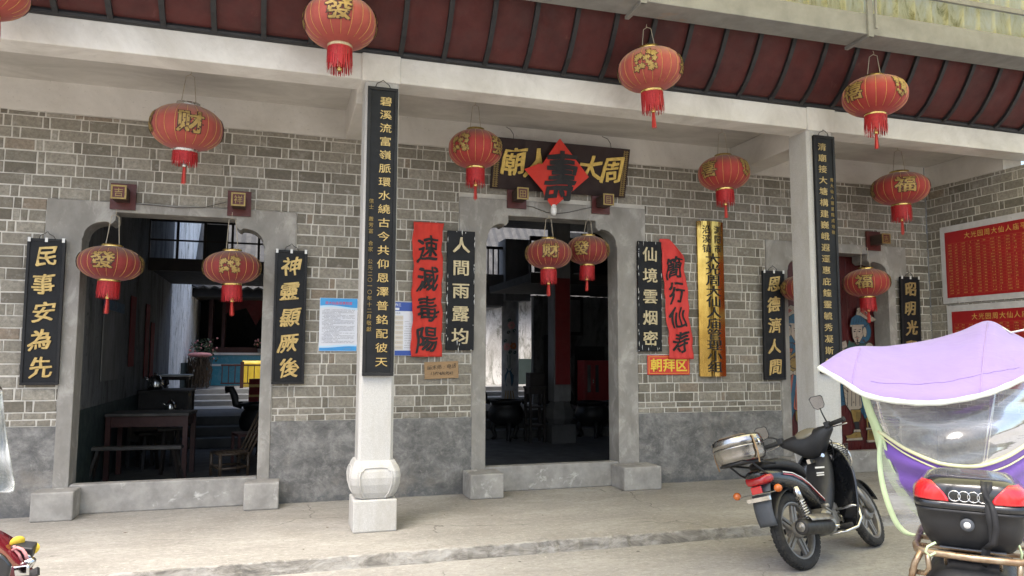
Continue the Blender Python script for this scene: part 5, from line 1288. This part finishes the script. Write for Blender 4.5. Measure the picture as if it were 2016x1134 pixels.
# tail light, mudguard, plate carrier, indicators
b = MB(); b.smooth = True
secs = [ringsec(x, z, hw, hh, 16, 2.8) for x, z, hw, hh in ((-.20, .70, .11, .045), (-.27, .705, .115, .05), (-.325, .70, .10, .045), (-.35, .69, .07, .03), (-.358, .685, .03, .012))]
b.loft(secs); b.build('tail_light', 'lens_red', mc, subd=1)
b = MB(); b.box(-.352, -.335, -.045, .045, .60, .655); b.build('reflector', 'lens_bright_red', mc, bevel=.004)
b = MB(); b.smooth = True
b.grid(lambda u, v: Vector((-.285-.075*math.sin(u*2.0)+.02*u, (v-.5)*(.17-.02*u), .66-.30*u))+Vector((.012*abs(v-.5)*2, 0, 0)), 10, 4); b.build('mudguard', 'mudguard', mc, solid=.006)
b = MB(); b.smooth = True; b.grid(lambda u, v: Vector((.32*math.cos(R(60+100*u)), (v-.5)*.15, .285+.32*math.sin(R(60+100*u))-.02*abs(v-.5))), 16, 4); b.build('inner_fender', 'plastic_black', mc, solid=.005)
b = MB(); b.box(-.36, -.34, -.10, .10, .545, .575); b.tube([(-.345, -.17, .60), (-.345, .17, .60)], .007, 6); b.build('plate_bracket', 'chrome', mc)
for s in (-1, 1):
    b = MB(); b.smooth = True; b.ball((-.345, s*.185, .615), (.03, .032, .03)); b.build('indicator', 'lens_amber', mc)
# rack
b = MB(); b.smooth = True
b.tube([(-.15, .10, .80), (-.38, .11, .835), (-.56, .10, .84), (-.58, 0, .84), (-.56, -.10, .84), (-.38, -.11, .835), (-.15, -.10, .80)], .009, 8)
for x in (-.30, -.40, -.50): b.tube([(x, -.105, .838), (x, .105, .838)], .007, 6)
for s in (-1, 1): b.tube([(-.45, s*.10, .835), (-.34, s*.10, .755), (-.25, s*.09, .72)], .008, 6)
b.build('rack', 'plastic_black', mc)
# engine, exhaust, shocks, footpegs, crash bar
b = MB(); b.xf = Matrix.Translation((.30, 0, .30)) @ Matrix.Rotation(R(90), 4, 'X'); b.lathe([(.001, -.14), (.07, -.14), (.10, -.12), (.105, -.05), (.105, .05), (.10, .125), (.085, .15), (.05, .16), (.001, .16)], 24); b.xf = None
b.box(.17, .50, -.10, .10, .25, .36)
b.xf = Matrix.Translation((.46, 0, .33)) @ Matrix.Rotation(R(82), 4, 'Y'); 
for i in range(8): b.box(-.075, .075, -.075, .075, .0+.016*i, .008+.016*i)
b.box(-.055, .055, -.055, .055, -.02, .17); b.xf = None
en = b.build('engine', 'engine_metal', mc, bevel=.006)
b = MB(); b.smooth = True; b.tube([(.30, -.165, .34), (.26, -.20, .36), (.16, -.20, .42)], .009, 7); b.tube([(.16, -.19, .42), (.15, -.25, .42)], .014, 8); b.build('kick_lever', 'engine_metal', mc)
b = MB(); b.xf = Matrix.Translation((-.02, 0, .29)) @ Matrix.Rotation(R(4), 4, 'Y'); b.box(-.02, .34, -.10, -.075, -.02, .02); b.box(-.02, .34, .075, .10, -.02, .02); b.build('swing_arm', 'exhaust_black', mc, bevel=.006)
b = MB(); b.smooth = True
b.tube([(-.22, -.195, .315), (-.215, -.195, .315), (-.20, -.195, .312), (.16, -.185, .275), (.20, -.18, .27), (.26, -.17, .262)], [.045, .056, .058, .058, .045, .022], 20, flat=1.0)
ex = b.build('exhaust', 'exhaust_black', mc)
b = MB(); b.smooth = True; b.tube([(.24, -.17, .265), (.40, -.16, .24), (.52, -.13, .25), (.575, -.09, .30), (.565, -.05, .345)], .016, 12); b.build('exhaust_pipe', 'chrome', mc)
b = MB(); b.smooth = True; b.tube([(-.2215, -.195, .3155), (-.228, -.195, .316)], [.036, .034], 18); b.tube([(-.228, -.195, .316), (-.242, -.195, .317)], .016, 12); b.build('exhaust_tip', 'engine_metal', ex)
b = MB(); b.xf = Matrix.Translation((-.02, -.205, .345)) @ Matrix.Rotation(R(5), 4, 'Y')
b.smooth = True; b.grid(lambda u, v: Vector((-.14+.32*u, -.06*math.sin(R(-20+100*v))-.0, .06*math.cos(R(-20+100*v))-.025)), 4, 8); b.build('heat_shield', 'engine_metal', ex, solid=.003)
for s in (-1, 1):
    t0, t1 = Vector((-.075, s*.155, .60)), Vector((-.03, s*.165, .315)); b = MB(); b.smooth = True
    b.tube([t0, t0.lerp(t1, .38)], .027, 12); b.tube([t0, t1], .012, 8); b.ball(t1, .022); b.tube([t1+Vector((0, 0, 0)), t1+(t0-t1)*.2], .02, 10); sh_ = b.build('shock_absorber', 'chrome', mc)
    b = MB(); b.smooth = True; N = 64; dd = (t1-t0); u = dd.cross(Y).normalized(); w_ = dd.cross(u).normalized()
    b.tube([t0+dd*(.36+.46*i/N)+(u*math.cos(i*2*math.pi*7/N)+w_*math.sin(i*2*math.pi*7/N))*.026 for i in range(N+1)], .0055, 6); b.build('spring', 'chrome', sh_)
    b = MB(); b.smooth = True; b.tube([(.36, s*.10, .235), (.37, s*.18, .235)], .01, 8); b.tube([(.37, s*.16, .24), (.365, s*.27, .245)], .019, 10); b.build('footpeg', 'rubber', mc)
b = MB(); b.smooth = True; b.tube([(.55, -.05, .36), (.60, -.20, .375), (.605, -.235, .36), (.58, -.245, .27), (.50, -.235, .215), (.40, -.19, .20), (.30, -.10, .20)], .0125, 10); b.build('crash_bar', 'chrome', mc)
b = MB(); b.smooth = True; b.tube([(.34, .09, .22), (.30, .19, .10), (.30, .24, -.052)], .01, 8); b.tube([(.28, .24, -.052), (.34, .26, -.052)], .012, 8); b.build('side_stand', 'plastic_black', mc)
b = MB(); b.smooth = True; b.tube([(.64, -.12, .97), (.68, -.16, .90), (.72, -.12, .80), (.73, -.06, .70)], .005, 6); b.tube([(.64, .12, .97), (.69, .17, .9), (.73, .1, .78)], .005, 6); b.build('control_cable', 'plastic_black', mc)
b = MB(); b.box(.50, .60, -.015, .015, .755, .79); b.tube([(.585, -.082, .80), (.575, -.10, .80)], .016, 12); b.build('ignition_lock', 'chrome', mc)
# front basket of black wire with a pale round plate behind it
b = MB(SX); b.smooth = True
for i in range(9):
    z = .70+.018*i; k = .105+.006*i; b.tube([(.86+k*.95*math.cos(a)+.02, k*1.25*math.sin(a), z) for a in [2*math.pi*j/20 for j in range(20)]], .003, 5, closed=True)
for j in range(22):
    a = 2*math.pi*j/22; b.tube([(.88+.105*.95*math.cos(a), .105*1.25*math.sin(a), .70), (.88+.155*.95*math.cos(a), .155*1.25*math.sin(a), .85)], .0028, 5)
for j in range(-4, 5): b.tube([(.80, .028*j, .70), (.97, .028*j, .70)], .0028, 5)
b.build('basket', 'plastic_black', mc)
b = MB(SX); b.smooth = True; b.xf = SX @ Matrix.Translation((.985, 0, .765)) @ Matrix.Rotation(R(80), 4, 'Y'); b.lathe([(.138, -.008), (.148, 0), (.138, .008), (.128, 0), (.138, -.008)], 32, cap=False); b.build('basket_rim', 'silver', mc)
# steel pot strapped on the rack: a thing of its own
mt = Matrix.Translation(bk) @ Euler((R(-18), 0, R(22))).to_matrix().to_4x4()
pot = thing('steel_pot', 'round hammered steel lunch pot strapped on the rear rack of the black motorcycle', 'pot', mt @ Vector((-.415, .0, .848)), (R(-18), 0, R(22)))
b = MB(); b.smooth = True; rp = .19
b.lathe([(.001, 0), (rp*.86, .0), (rp*.95, .012), (rp, .04), (rp, .10), (rp*1.025, .104), (rp*1.025, .112), (rp, .115)], 48); b.build('vessel', 'pot_steel' if 'pot_steel' in M else 'silver', pot)
pm('pot_steel', (.46, .45, .44), (.34, .33, .32), 14, .16, metal=1, bump=.3, fine=26)
pot.children[0].data.materials[0] = M['pot_steel']
b = MB(); b.smooth = True; b.lathe([(rp*1.01, .116), (rp*1.015, .15), (rp*.985, .162), (rp*.99, .172), (rp*.93, .188), (rp*.5, .196), (.001, .198)], 48); ld = b.build('lid', 'pot_steel', pot)
b = MB(); b.smooth = True; b.box(-.02, .02, -rp*1.04, -rp*1.03, .09, .14); b.build('latch', 'chrome', pot)
b = MB(); st = []
for q in (.03, .0, -.03):
    pass
pts = [(-.06, -rp*.97, -.03), (-.06, -rp*1.02, .05), (-.06, -rp*.98, .17), (-.06, -rp*.5, .203), (-.06, rp*.5, .203), (-.06, rp*.98, .17), (-.06, rp*1.02, .05), (-.06, rp*.97, -.03)]
b.loft([[Vector(p)+Vector((dx, 0, 0)) for dx in (-.008, .008)] for p in pts], closed=False, cap=False)
b.build('rubber_strap', 'bamboo_strap' if 'bamboo_strap' in M else 'cardboard', pot, solid=.003)

# ---------------------------------------------------------------- scooter with the purple rain canopy
def film(name, tint, haze, bump, scl):
    t = NT(name); n, l = t.n, t.l; v = t.map(scl)
    tr = n.new('ShaderNodeBsdfTransparent'); tr.inputs[0].default_value = (*tint, 1)
    gl = n.new('ShaderNodeBsdfGlossy'); gl.inputs['Roughness'].default_value = .08; gl.inputs[0].default_value = (.95, .95, .95, 1)
    df = n.new('ShaderNodeBsdfDiffuse'); df.inputs[0].default_value = (.75, .76, .76, 1)
    bp_ = n.new('ShaderNodeBump'); bp_.inputs['Strength'].default_value = bump; bp_.inputs['Distance'].default_value = .02
    l.new(t.noise(v, 6, 4, .5, .4), bp_.inputs['Height']); l.new(bp_.outputs[0], gl.inputs['Normal'])
    fr = n.new('ShaderNodeFresnel'); fr.inputs[0].default_value = 1.5; l.new(bp_.outputs[0], fr.inputs['Normal'])
    hz = t.ramp(t.noise(v, 3, 8, .75, 1), [(.42, haze*.35), (.66, haze)])
    m1 = n.new('ShaderNodeMixShader'); l.new(hz, m1.inputs[0]); l.new(tr.outputs[0], m1.inputs[1]); l.new(df.outputs[0], m1.inputs[2])
    m2 = n.new('ShaderNodeMixShader'); l.new(t.math('ADD', t.math('MULTIPLY', fr.outputs[0], .6), .02), m2.inputs[0]); l.new(m1.outputs[0], m2.inputs[1]); l.new(gl.outputs[0], m2.inputs[2])
    l.new(m2.outputs[0], n['Material Output'].inputs[0]); M[name] = t.m
film('clear_film', (.86, .85, .82), .46, .08, (.5, .22, 4.0)); film('cloudy_film', (.8, .82, .8), .75, .8, (1, 1, 1))
def fabric(name, c, c2, thin):
    t = NT(name); v = t.map(); k = t.ramp(t.noise(v, 4, 6, .6), [(.3, c2), (.7, c)]); n, l = t.n, t.l
    t.col(k); t.set(Roughness=.75, Sheen_Weight=.3); t.bump(t.noise(v, 9, 4, .5, .6), .35, .02)
    tl = n.new('ShaderNodeBsdfTranslucent'); l.new(k, tl.inputs[0]); mx = n.new('ShaderNodeMixShader'); mx.inputs[0].default_value = thin
    l.new(t.b.outputs[0], mx.inputs[1]); l.new(tl.outputs[0], mx.inputs[2]); l.new(mx.outputs[0], n['Material Output'].inputs[0]); M[name] = t.m
fabric('lilac_fabric', (.365, .265, .585), (.33, .235, .535), .12); fabric('seam_lilac', (.40, .27, .55), (.36, .24, .5), .1); fabric('purple_fabric', (.25, .125, .52), (.21, .10, .45), .15)
pm('piping_white', (.78, .80, .72), (.68, .70, .62), 14, .6, bump=.1); pm('piping_green', (.62, .74, .45), (.55, .67, .38), 14, .6, bump=.1); pm('piping_yellow', (.74, .72, .42), (.66, .64, .36), 14, .6, bump=.1)
pm('rusty_chrome', (.42, .33, .23), (.22, .13, .07), 16, .35, metal=.75, bump=.2); pm('strap_black', (.02, .02, .022), (.014, .014, .015), 14, .7, bump=.2)
def pd(px, py, dep):                       # a point at a real distance along the view axis
    return CAMP + (CF*FPX + CR*(px-1008) - CU*(py-567))*(dep/FPX)
SD = 3.0; org = pd(1912, 1025, SD); org.z = -.1
hd = Vector((math.sin(R(49)), math.cos(R(49)), 0)); rz = math.atan2(hd.y, hd.x)
sct = thing('canopy_scooter', 'scooter with purple rain canopy and black top box with red lenses, at the right', 'scooter', org, (0, 0, rz))
inv_ = (Matrix.Translation(org) @ Matrix.Rotation(rz, 4, 'Z')).inverted()
def L(px, py, dep): return inv_ @ pd(px, py, dep)
# top box
def boxsec(z, hw, hd_, e=5): return [Vector((hd_*math.copysign(abs(math.sin(a))**(2/e), math.sin(a)), hw*math.copysign(abs(math.cos(a))**(2/e), math.cos(a)), z)) for a in [2*math.pi*i/40 for i in range(40)]]
zB = L(1912, 1092, SD-.2).z; zM = L(1912, 1011, SD-.2).z; zT = L(1912, 942, SD-.08).z+.006
b = MB(); b.smooth = True; b.loft([boxsec(zB, .130, .13), boxsec(zB+.004, .145, .145), boxsec(zB+.04, .166, .17), boxsec(zM-.05, .184, .192), boxsec(zM-.012, .190, .198), boxsec(zM-.01, .193, .201), boxsec(zM, .193, .201)])
tb = b.build('top_box', 'plastic_black', sct)
hT = zT-zM
def lidr(t): return .194*(1-.03*t-.60*max(0, t-.30)**2.0), .200*(1-.04*t-.75*max(0, t-.62)**1.6)
b = MB(); b.smooth = True; b.loft([boxsec(zM+.002, .191, .199), boxsec(zM+.004, .197, .204), boxsec(zM+.026, .197, .204), boxsec(zM+.029, .191, .197)]+[boxsec(zM+.03+(hT-.03)*t, *lidr(t), 4.2) for t in (0, .15, .3, .5, .7, .85, .95)]+[boxsec(zT, lidr(1)[0]*.8, lidr(1)[1]*.8, 4), ])
lid = b.build('lid', 'bike_black', tb)
def onlid(y, t, off=.004):
    hw, hd_ = lidr(t); e = 4.2; k = min(.999, abs(y)/hw); x = -hd_*(1-k**e)**(1/e); return Vector((x-off, y*(1+off/ .22), zM+.03+(hT-.03)*t))
for s in (-1, 1):
    b = MB(); b.smooth = True
    def rl(u, v, s=s):
        t = .02+.80*v; inn = .068+.055*v**1.6; hw = lidr(t)[0]; k = inn+(hw*.992-inn)*u; return onlid(s*k, t, .005)
    b.grid(rl, 12, 10); b.build('red_reflector', 'lens_bright_red', lid, solid=.004)
b = MB(); b.smooth = True
for i in range(4): b.tube([onlid(.048-.0305*i+.019*math.cos(a), .27+.019/ (hT-.03)*math.sin(a), .006) for a in [2*math.pi*j/24 for j in range(24)]], .0022, 6, closed=True)
b.build('ring_emblem', 'chrome', lid)
b = MB(); b.smooth = True; b.xf = Matrix.Translation((-.197, .012, zM-.052)) @ Matrix.Rotation(R(-90), 4, 'Y'); b.lathe([(.024, 0), (.024, .006), (.016, .008), (.001, .008)], 20); b.build('lock_plate', 'mudguard', tb)
b = MB(); b.smooth = True; b.xf = Matrix.Translation((-.2055, .012, zM-.052)) @ Matrix.Rotation(R(-90), 4, 'Y'); b.lathe([(.012, 0), (.012, .002), (.001, .0025)], 16); b.xf = None; b.box(-.2095, -.2082, .0105, .0135, zM-.058, zM-.046); b.build('key_lock', 'tape_white', tb)
pts = [onlid(-.062, .95, .01), onlid(-.058, .7, .009), onlid(-.052, .4, .008), onlid(-.058, .1, .008), Vector((-.223, -.062, zM+.01)), Vector((-.214, -.066, zM-.05)), Vector((-.20, -.064, zM-.11)), Vector((-.185, -.045, zB+.02)), Vector((-.19, -.040, zB-.035)), Vector((-.17, -.035, zB-.05))]
b = MB(); b.smooth = True; b.loft([[p+Vector((0, d*(.012+.004*math.sin(i*1.9)), .003*math.sin(i*2.3)*d)) for d in (-1, 1)] for i, p in enumerate(pts)], closed=False, cap=False)
pts2 = [p+Vector((-.006, .016*math.cos(i*.7), 0)) for i, p in enumerate(pts[:8])]; b.loft([[p+Vector((0, d*.010, .004*d)) for d in (-1, 1)] for p in pts2], closed=False, cap=False); b.build('rubber_strap', 'strap_black', tb, solid=.003)
# rusty chrome rack
zr = L(1912, 1088, SD-.2).z-.02
b = MB(); b.smooth = True
b.tube([(.25, .19, zr), (-.10, .195, zr), (-.185, .185, zr), (-.215, .15, zr), (-.22, 0, zr-.002), (-.215, -.15, zr), (-.185, -.185, zr), (-.10, -.195, zr), (.25, -.19, zr)], .0135, 10)
for s in (-1, 1):
    b.tube([(-.20, s*.17, zr), (-.215, s*.195, zr-.05), (-.20, s*.215, zr-.14), (-.12, s*.22, zr-.26), (.1, s*.2, zr-.34)], .0125, 10)
    b.tube([(-.215, s*.15, zr), (-.22, s*.145, zr-.06), (-.20, s*.16, zr-.085), (-.19, s*.215, zr-.085)], .010, 8)
    b.tube([(-.19, s*.09, zr), (-.16, s*.09, zr-.05)], .006, 6)
for x in (-.1, .05): b.tube([(x, -.19, zr), (x, .19, zr)], .009, 8)
b.build('rack', 'rusty_chrome', sct)
b = MB(); b.box(-.16, .14, -.11, .11, zr+.0145, zB-.001); b.build('box_mount', 'mudguard', sct, bevel=.004)
b = MB(); b.smooth = True
secs = [[Vector((x, y_*hw, zc+hh*z_)) for y_, z_ in ((-1, -1), (-.97, .0), (-.72, .75), (-.4, 1), (.4, 1), (.72, .75), (.97, 0), (1, -1))] for x, hw, zc, hh in ((-.24, .13, zr-.14, .055), (-.20, .165, zr-.13, .075), (-.05, .17, zr-.125, .085), (.2, .16, zr-.12, .09), (.5, .14, zr-.13, .09), (.7, .08, zr-.2, .08))]
b.loft(secs); b.build('tail_body', 'plastic_black', sct, bevel=.01)
b = MB(); b.smooth = True; b.grid(lambda u, v: Vector((-.245-.012*math.sin(math.pi*u), -.10+.2*u, zr-.155-.07*v)), 10, 3); b.build('tail_light', 'lens_bright_red', sct, solid=.012)
for s in (-1, 1):
    b = MB(); b.smooth = True; b.ball((-.215, s*.155, zr-.185), (.035, .062, .045)); b.build('indicator', 'lens_orange', sct)
b = MB(); b.smooth = True; secs = [ringsec(x, z, hw, hh, 14, 3) for x, z, hw, hh in ((.10, zr-.02, .10, .03), (.2, zr, .13, .045), (.5, zr-.01, .13, .05), (.75, zr-.06, .08, .04))]; b.loft(secs); b.build('seat', 'seat_vinyl', sct, subd=1)
tyre_wheel(sct, (.12, 0, .25), .25, 'rear_wheel', None, .05); tyre_wheel(sct, (1.36, 0, .25), .25, 'front_wheel', None, .05)
b = MB(); b.smooth = True; b.tube([(1.36, 0, .25), (1.12, 0, .95)], .03, 10); b.tube([(1.10, -.33, 1.02), (1.13, -.15, 1.0), (1.13, .15, 1.0), (1.10, .33, 1.02)], .014, 8); b.box(.55, 1.1, -.14, .14, .27, .33); b.build('frame', 'plastic_black', sct)
b = MB(); b.smooth = True; b.loft([ringsec(1.16, .92, .12, .1, 14, 3), ringsec(1.20, .7, .19, .14, 14, 3), ringsec(1.22, .5, .17, .14, 14, 3), ringsec(1.24, .36, .1, .06, 14, 3)]); b.build('front_fairing', 'purple_fabric' if 0 else 'bike_black', sct, subd=1)
for s in (-1, 1): mirror(sct, None, Vector((1.10, s*.28, 1.03)), Vector((1.08, s*.34, 1.17)), s, R(12*s))
# rain canopy
E_ = [(1612, 722), (1660, 750), (1707, 777), (1780, 790), (1850, 791), (1930, 777), (1985, 757), (2035, 733), (2095, 700)]
T_ = [(1617, 718), (1672, 688), (1740, 686), (1820, 675), (1885, 658), (1945, 637), (1992, 658), (2045, 682), (2098, 697)]
de = [3.62, 3.5, 3.40, 3.33, 3.30, 3.30, 3.33, 3.40, 3.55]; dt = [3.66, 3.74, 3.84, 3.92, 3.97, 4.0, 3.97, 3.86, 3.62]
EP = [L(x, y, d) for (x, y), d in zip(E_, de)]; TP = [L(x, y, d) for (x, y), d in zip(T_, dt)]
fe = [abs(i-4)/4 for i in range(9)]
FP = [p+Vector((.50*(1-f**2)+.03, 0, -.05*(1-f)+.004)) for f, p in zip(fe, TP)]; GP = [p+Vector((.85*(1-f**2)+.06, 0, -.20*(1-f)+.004)) for f, p in zip(fe, TP)]
def roof(u, v):
    ps = [EP, TP, FP, GP]; q = [cr(P, u) for P in ps]; p = cr(q, v)
    if v < .333: k = v*3; p = q[0].lerp(q[1], k)+Vector((0, 0, .028*math.sin(math.pi*k)*(math.sin(math.pi*u)**.5)))+Vector((0, 0, .005*math.sin(u*75+k*4+3*math.sin(u*9))*(1-k)**2*k*3+.003*math.sin(u*23-k*9)*k))
    return p
b = MB(); b.smooth = True; b.grid(roof, 64, 30); rc = b.build('rain_canopy', 'lilac_fabric', sct, solid=.003)
rc['label'] = 'lilac purple rain canopy roof with white piping'
b = MB(); b.smooth = True; b.tube([cr(EP, i/60)+Vector((-.002, 0, -.004)) for i in range(61)], [.0125+.0012*math.sin(i*1.3) for i in range(61)], 8, flat=1.0); b.build('edge_piping', 'piping_white', rc)
b = MB(); b.smooth = True
for u in (.17, .625): b.tube([roof(u, .333*i/14)+Vector((0, 0, .003)) for i in range(15)], .003, 5)
b.tube([roof(u/40, .333*.20)+Vector((-.001, 0, .003)) for u in range(10, 33)], .0016, 5); b.build('seam', 'seam_lilac', rc)
b = MB(); b.smooth = True; b.tube([roof(.70, .36), L(1990, 655, 3.95), L(2040, 644, 3.95), L(2090, 640, 3.95)], .006, 6); b.build('support_rod', 'piping_white', rc)
def hw_(v): return cr([Vector((q, 0, 0)) for q in (222, 194, 170, 124, 52)], min(1, v)).x
def curt(u, v):
    x = 1925+u*hw_(v); # top edge follows the roof edge
    i = 0
    while i < len(E_)-2 and E_[i+1][0] < x: i += 1
    (x0, y0), (x1, y1) = E_[i], E_[i+1]; yt = y0+(y1-y0)*(x-x0)/(x1-x0)
    y = yt+(1066-yt)*v; dd_ = 3.42+.16*u*u-.10*math.sin(math.pi*min(1, v*1.2))*(1-u*u)-.06*v
    return L(x, y, dd_)
va = lambda u: .485-.25*u*u
wr = lambda u, v: Vector((.006*math.sin(v*38+u*2.2)*(1-abs(u))+.004*math.sin(v*17-u*3), 0, 0))
b = MB(); b.smooth = True; b.grid(lambda s, t_: curt(s*2-1, va(s*2-1)*t_)+wr(s*2-1, va(s*2-1)*t_), 44, 36); b.build('clear_window', 'clear_film', rc)
b = MB(); b.smooth = True; b.grid(lambda s, t_: curt(s*2-1, va(s*2-1)+(1-va(s*2-1))*t_)+Vector((.010*math.sin(t_*24+s*7)*(.3+abs(s*2-1)), 0, 0)), 40, 30); b.build('lower_curtain', 'purple_fabric', rc, solid=.003)
b = MB(); b.smooth = True
for s in (-1, 1): b.loft([[curt(s*k, i/40)+Vector((-.006, 0, 0)) for k in (.965+.0*i, 1.035+.1*(i/40))] for i in range(41)], closed=False, cap=False)
b.build('side_piping', 'piping_green', rc, solid=.005)
b = MB(); b.smooth = True; b.tube([curt(u, va(u))+Vector((-.006, 0, 0)) for u in [i/30-1 for i in range(61)]], .0085, 8); b.tube([curt(u, min(.98, va(u)+.055+.02*u))+Vector((-.006, 0, 0)) for u in [i/30-1 for i in range(61)]], .004, 6); b.build('window_piping', 'piping_yellow', rc)
lp = [L(1737, 860, 3.55), L(1733, 900, 3.55), L(1738, 950, 3.53), L(1752, 1000, 3.5), L(1772, 1040, 3.48), L(1800, 1056, 3.45), L(1840, 1046, 3.42), L(1875, 1020, 3.42)]
b = MB(); b.smooth = True; dn = [cr(lp, i/40) for i in range(41)]; b.loft([[p+Vector((0, d*.0, 0))+(Vector((0, .014, .0)) if d > 0 else Vector((0, -.008, .012))) for d in (-1, 1)] for p in dn], closed=False, cap=False); b.build('side_strap', 'piping_green', rc, solid=.004)
b = MB(); b.smooth = True; cen = L(1800, 960, 3.5); b.add([cen]+dn, [(0, i, i+1) for i in range(1, 41)]); b.build('side_flap', 'clear_film', rc)
for s, pa in ((1, [(1842, 1068), (1826, 1076), (1822, 1086), (1830, 1094), (1842, 1088)]), (-1, [(1985, 1062), (2005, 1072), (2012, 1090), (2010, 1110)])):
    b = MB(); b.smooth = True; b.tube([L(x, y, SD-.19) for x, y in pa], .0045, 6); b.build('tie_cord', 'cord_green' if 'cord_green' in M else 'piping_green', rc)
b = MB(); b.tube([L(1965, 700, 3.86), L(1940, 900, 3.9), L(1920, 1010, 3.95)], .012, 8); b.tube([L(1720, 760, 3.7), L(1735, 820, 3.75), L(1800, 1000, 3.95)], .008, 8); b.build('support_pole', 'chrome', rc, smooth=True)

# ---------------------------------------------------------------- dark red motorbike nosing in at the lower left
D0 = 2.75; ro = pd(-60, 1200, D0); ro.z = -.1
rm = thing('red_motorbike', 'dark red motorbike nosing into the lower left corner, dressed with a pink ribbon', 'motorbike', ro, (0, 0, R(-30)))
ri_ = (Matrix.Translation(ro) @ Matrix.Rotation(R(-30), 4, 'Z')).inverted()
def Lr(px, py, dep): return ri_ @ pd(px, py, dep)
pm('maroon_paint', (.13, .008, .015), (.10, .006, .012), 4, .18, bump=.02, coat=.8)
b = MB(); b.smooth = True
top = [(-90, 1035), (-30, 1046), (5, 1062), (28, 1080), (44, 1100), (52, 1118)]; bot = [(-90, 1180), (-40, 1190), (0, 1190), (20, 1180), (38, 1160), (50, 1130)]
b.grid(lambda u, v: (lambda A, B, dp: Lr(A[0]+(B[0]-A[0])*v, A[1]+(B[1]-A[1])*v, dp))((cr([Vector((x, y, 0)) for x, y in top], u)), (cr([Vector((x, y, 0)) for x, y in bot], u)), D0-.10*math.sin(math.pi*v)+.12*(u-.5)), 24, 14)
b.build('front_cowl', 'maroon_paint', rm, solid=.05)
b = MB(); b.smooth = True; b.grid(lambda u, v: Lr(-20+42*u*(1-.3*v), 1096+56*v-10*math.sin(math.pi*u)+18*u*u, D0-.16), 10, 8); b.build('dark_lens', 'bike_black', rm, solid=.01)
b = MB(); b.cbox(Lr(46, 1082, D0-.02), (.075, .05, .045), Euler((R(20), R(10), R(30))).to_matrix()); b.build('switch_box', 'plastic_black', rm, bevel=.006)
b = MB(); b.smooth = True; b.tube([Lr(20, 1120, D0), Lr(42, 1112, D0-.05), Lr(60, 1108, D0-.05), Lr(66, 1100, D0-.05)], [.012, .018, .018, .01], 10); b.ball(Lr(58, 1106, D0-.05), (.022, .02, .016)); b.tube([Lr(52, 1086, D0-.02), Lr(58, 1100, D0-.04)], .008, 8); b.build('lever_clamp', 'chrome', rm)
b = MB(); b.grid(lambda u, v: Lr(30+46*u, 1124+14*v-8*u+6*math.sin(3*u), D0-.07-.02*v), 6, 3); b.build('mirror_shell', 'plastic_black', rm, solid=.012)
b = MB(); b.smooth = True; b.grid(lambda u, v: Lr(24+34*u, 1116+20*v-4*u, D0-.10), 6, 3); b.build('chrome_trim', 'chrome', rm, solid=.006)
b = MB(); b.smooth = True
pts = [Lr(x, y, D0-.06) for x, y in ((24, 1084), (34, 1078), (44, 1082), (50, 1090), (54, 1102))]; b.tube(pts, .006, 7); b.tube([Lr(x, y, D0-.06) for x, y in ((28, 1074), (29, 1082), (38, 1092), (42, 1104))], .005, 7); b.build('pink_ribbon', 'ribbon_pink' if 'ribbon_pink' in M else 'petal_pink', rm)
tyre_wheel(rm, Lr(-150, 1250, D0-.0)*1.0 if 0 else Vector((-.1, .55, .28)), .28, 'front_wheel', None, .04)
b = MB(); b.smooth = True; b.tube([(-.1, .55, .28), Lr(-40, 1130, D0+.05)], .03, 8); b.tube([(-1.1, .6, .3), (-.6, .55, .55), Lr(-60, 1150, D0+.08)], .05, 8); b.build('frame', 'plastic_black', rm)
pw = thing('toy_pinwheel', 'yellow toy pinwheel fixed on the handlebar of the dark red motorbike', 'pinwheel', pd(45, 1078, D0-.02), (R(8), R(-12), R(15)))
b = MB(); b.smooth = True
for a0 in (115, 235, -25):
    a = R(a0); c_ = Vector((.030*math.cos(a), 0, .030*math.sin(a))); pp = [c_+Vector((.021*math.cos(q)*(1.15 if 1 else 1), .006*math.sin(q+a), .021*math.sin(q))) for q in [2*math.pi*i/18 for i in range(18)]]; b.add([c_]+pp, [(0, 1+i, 1+(i+1) % 18) for i in range(18)])
b.build('blade', 'toy_yellow' if 'toy_yellow' in M else 'sign_yellow', pw, solid=.002)
b = MB(); b.smooth = True; b.ball((0, -.004, 0), .008); b.build('hub', 'tape_white', pw)
# clear plastic rain cover hanging at the left edge
pc_ = [(-60, 760), (-8, 800), (6, 830), (12, 865), (18, 905), (26, 955), (22, 969), (-60, 962)]
rcv = thing('plastic_rain_cover', 'clear plastic rain cover hanging at the left edge of the picture', 'rain cover', pd(-30, 965, 3.5))
il = Matrix.Translation(rcv.location).inverted()
edge = [(2, 770), (6, 815), (10, 850), (16, 890), (22, 925), (27, 955), (24, 969)]
b = MB(); b.smooth = True
def cov(u, v):
    e = cr([Vector((x, y, 0)) for x, y in edge], v); return il @ pd(-160+(e.x+160)*u, e.y-10*(1-u)*v, 3.5+.03*math.sin(u*26+v*4)+.02*math.sin(v*15+u*9))
b.grid(cov, 40, 30); b.build('film_sheet', 'cloudy_film', rcv, solid=.002)
b = MB(); b.smooth = True; b.tube([cov(1, i/24) for i in range(25)]+[cov(1-i/20, 1) for i in range(21)], .006, 6); b.build('hem', 'cloudy_film', rcv)
b = MB(); b.tube([(-.10, .02, -.97+1.07-.0), (-.10, .02, 1.4)], .012, 8) if 0 else None
ph = pd(-60, 700, 3.55); b = MB(); b.smooth = True; b.tube([il @ Vector((ph.x-.1, ph.y, -.1)), il @ Vector((ph.x-.1, ph.y, ph.z+.15)), il @ pd(0, 768, 3.5)], .012, 8); b.build('support_pole', 'chrome', rcv)
bpy.data.objects.remove(_fo)
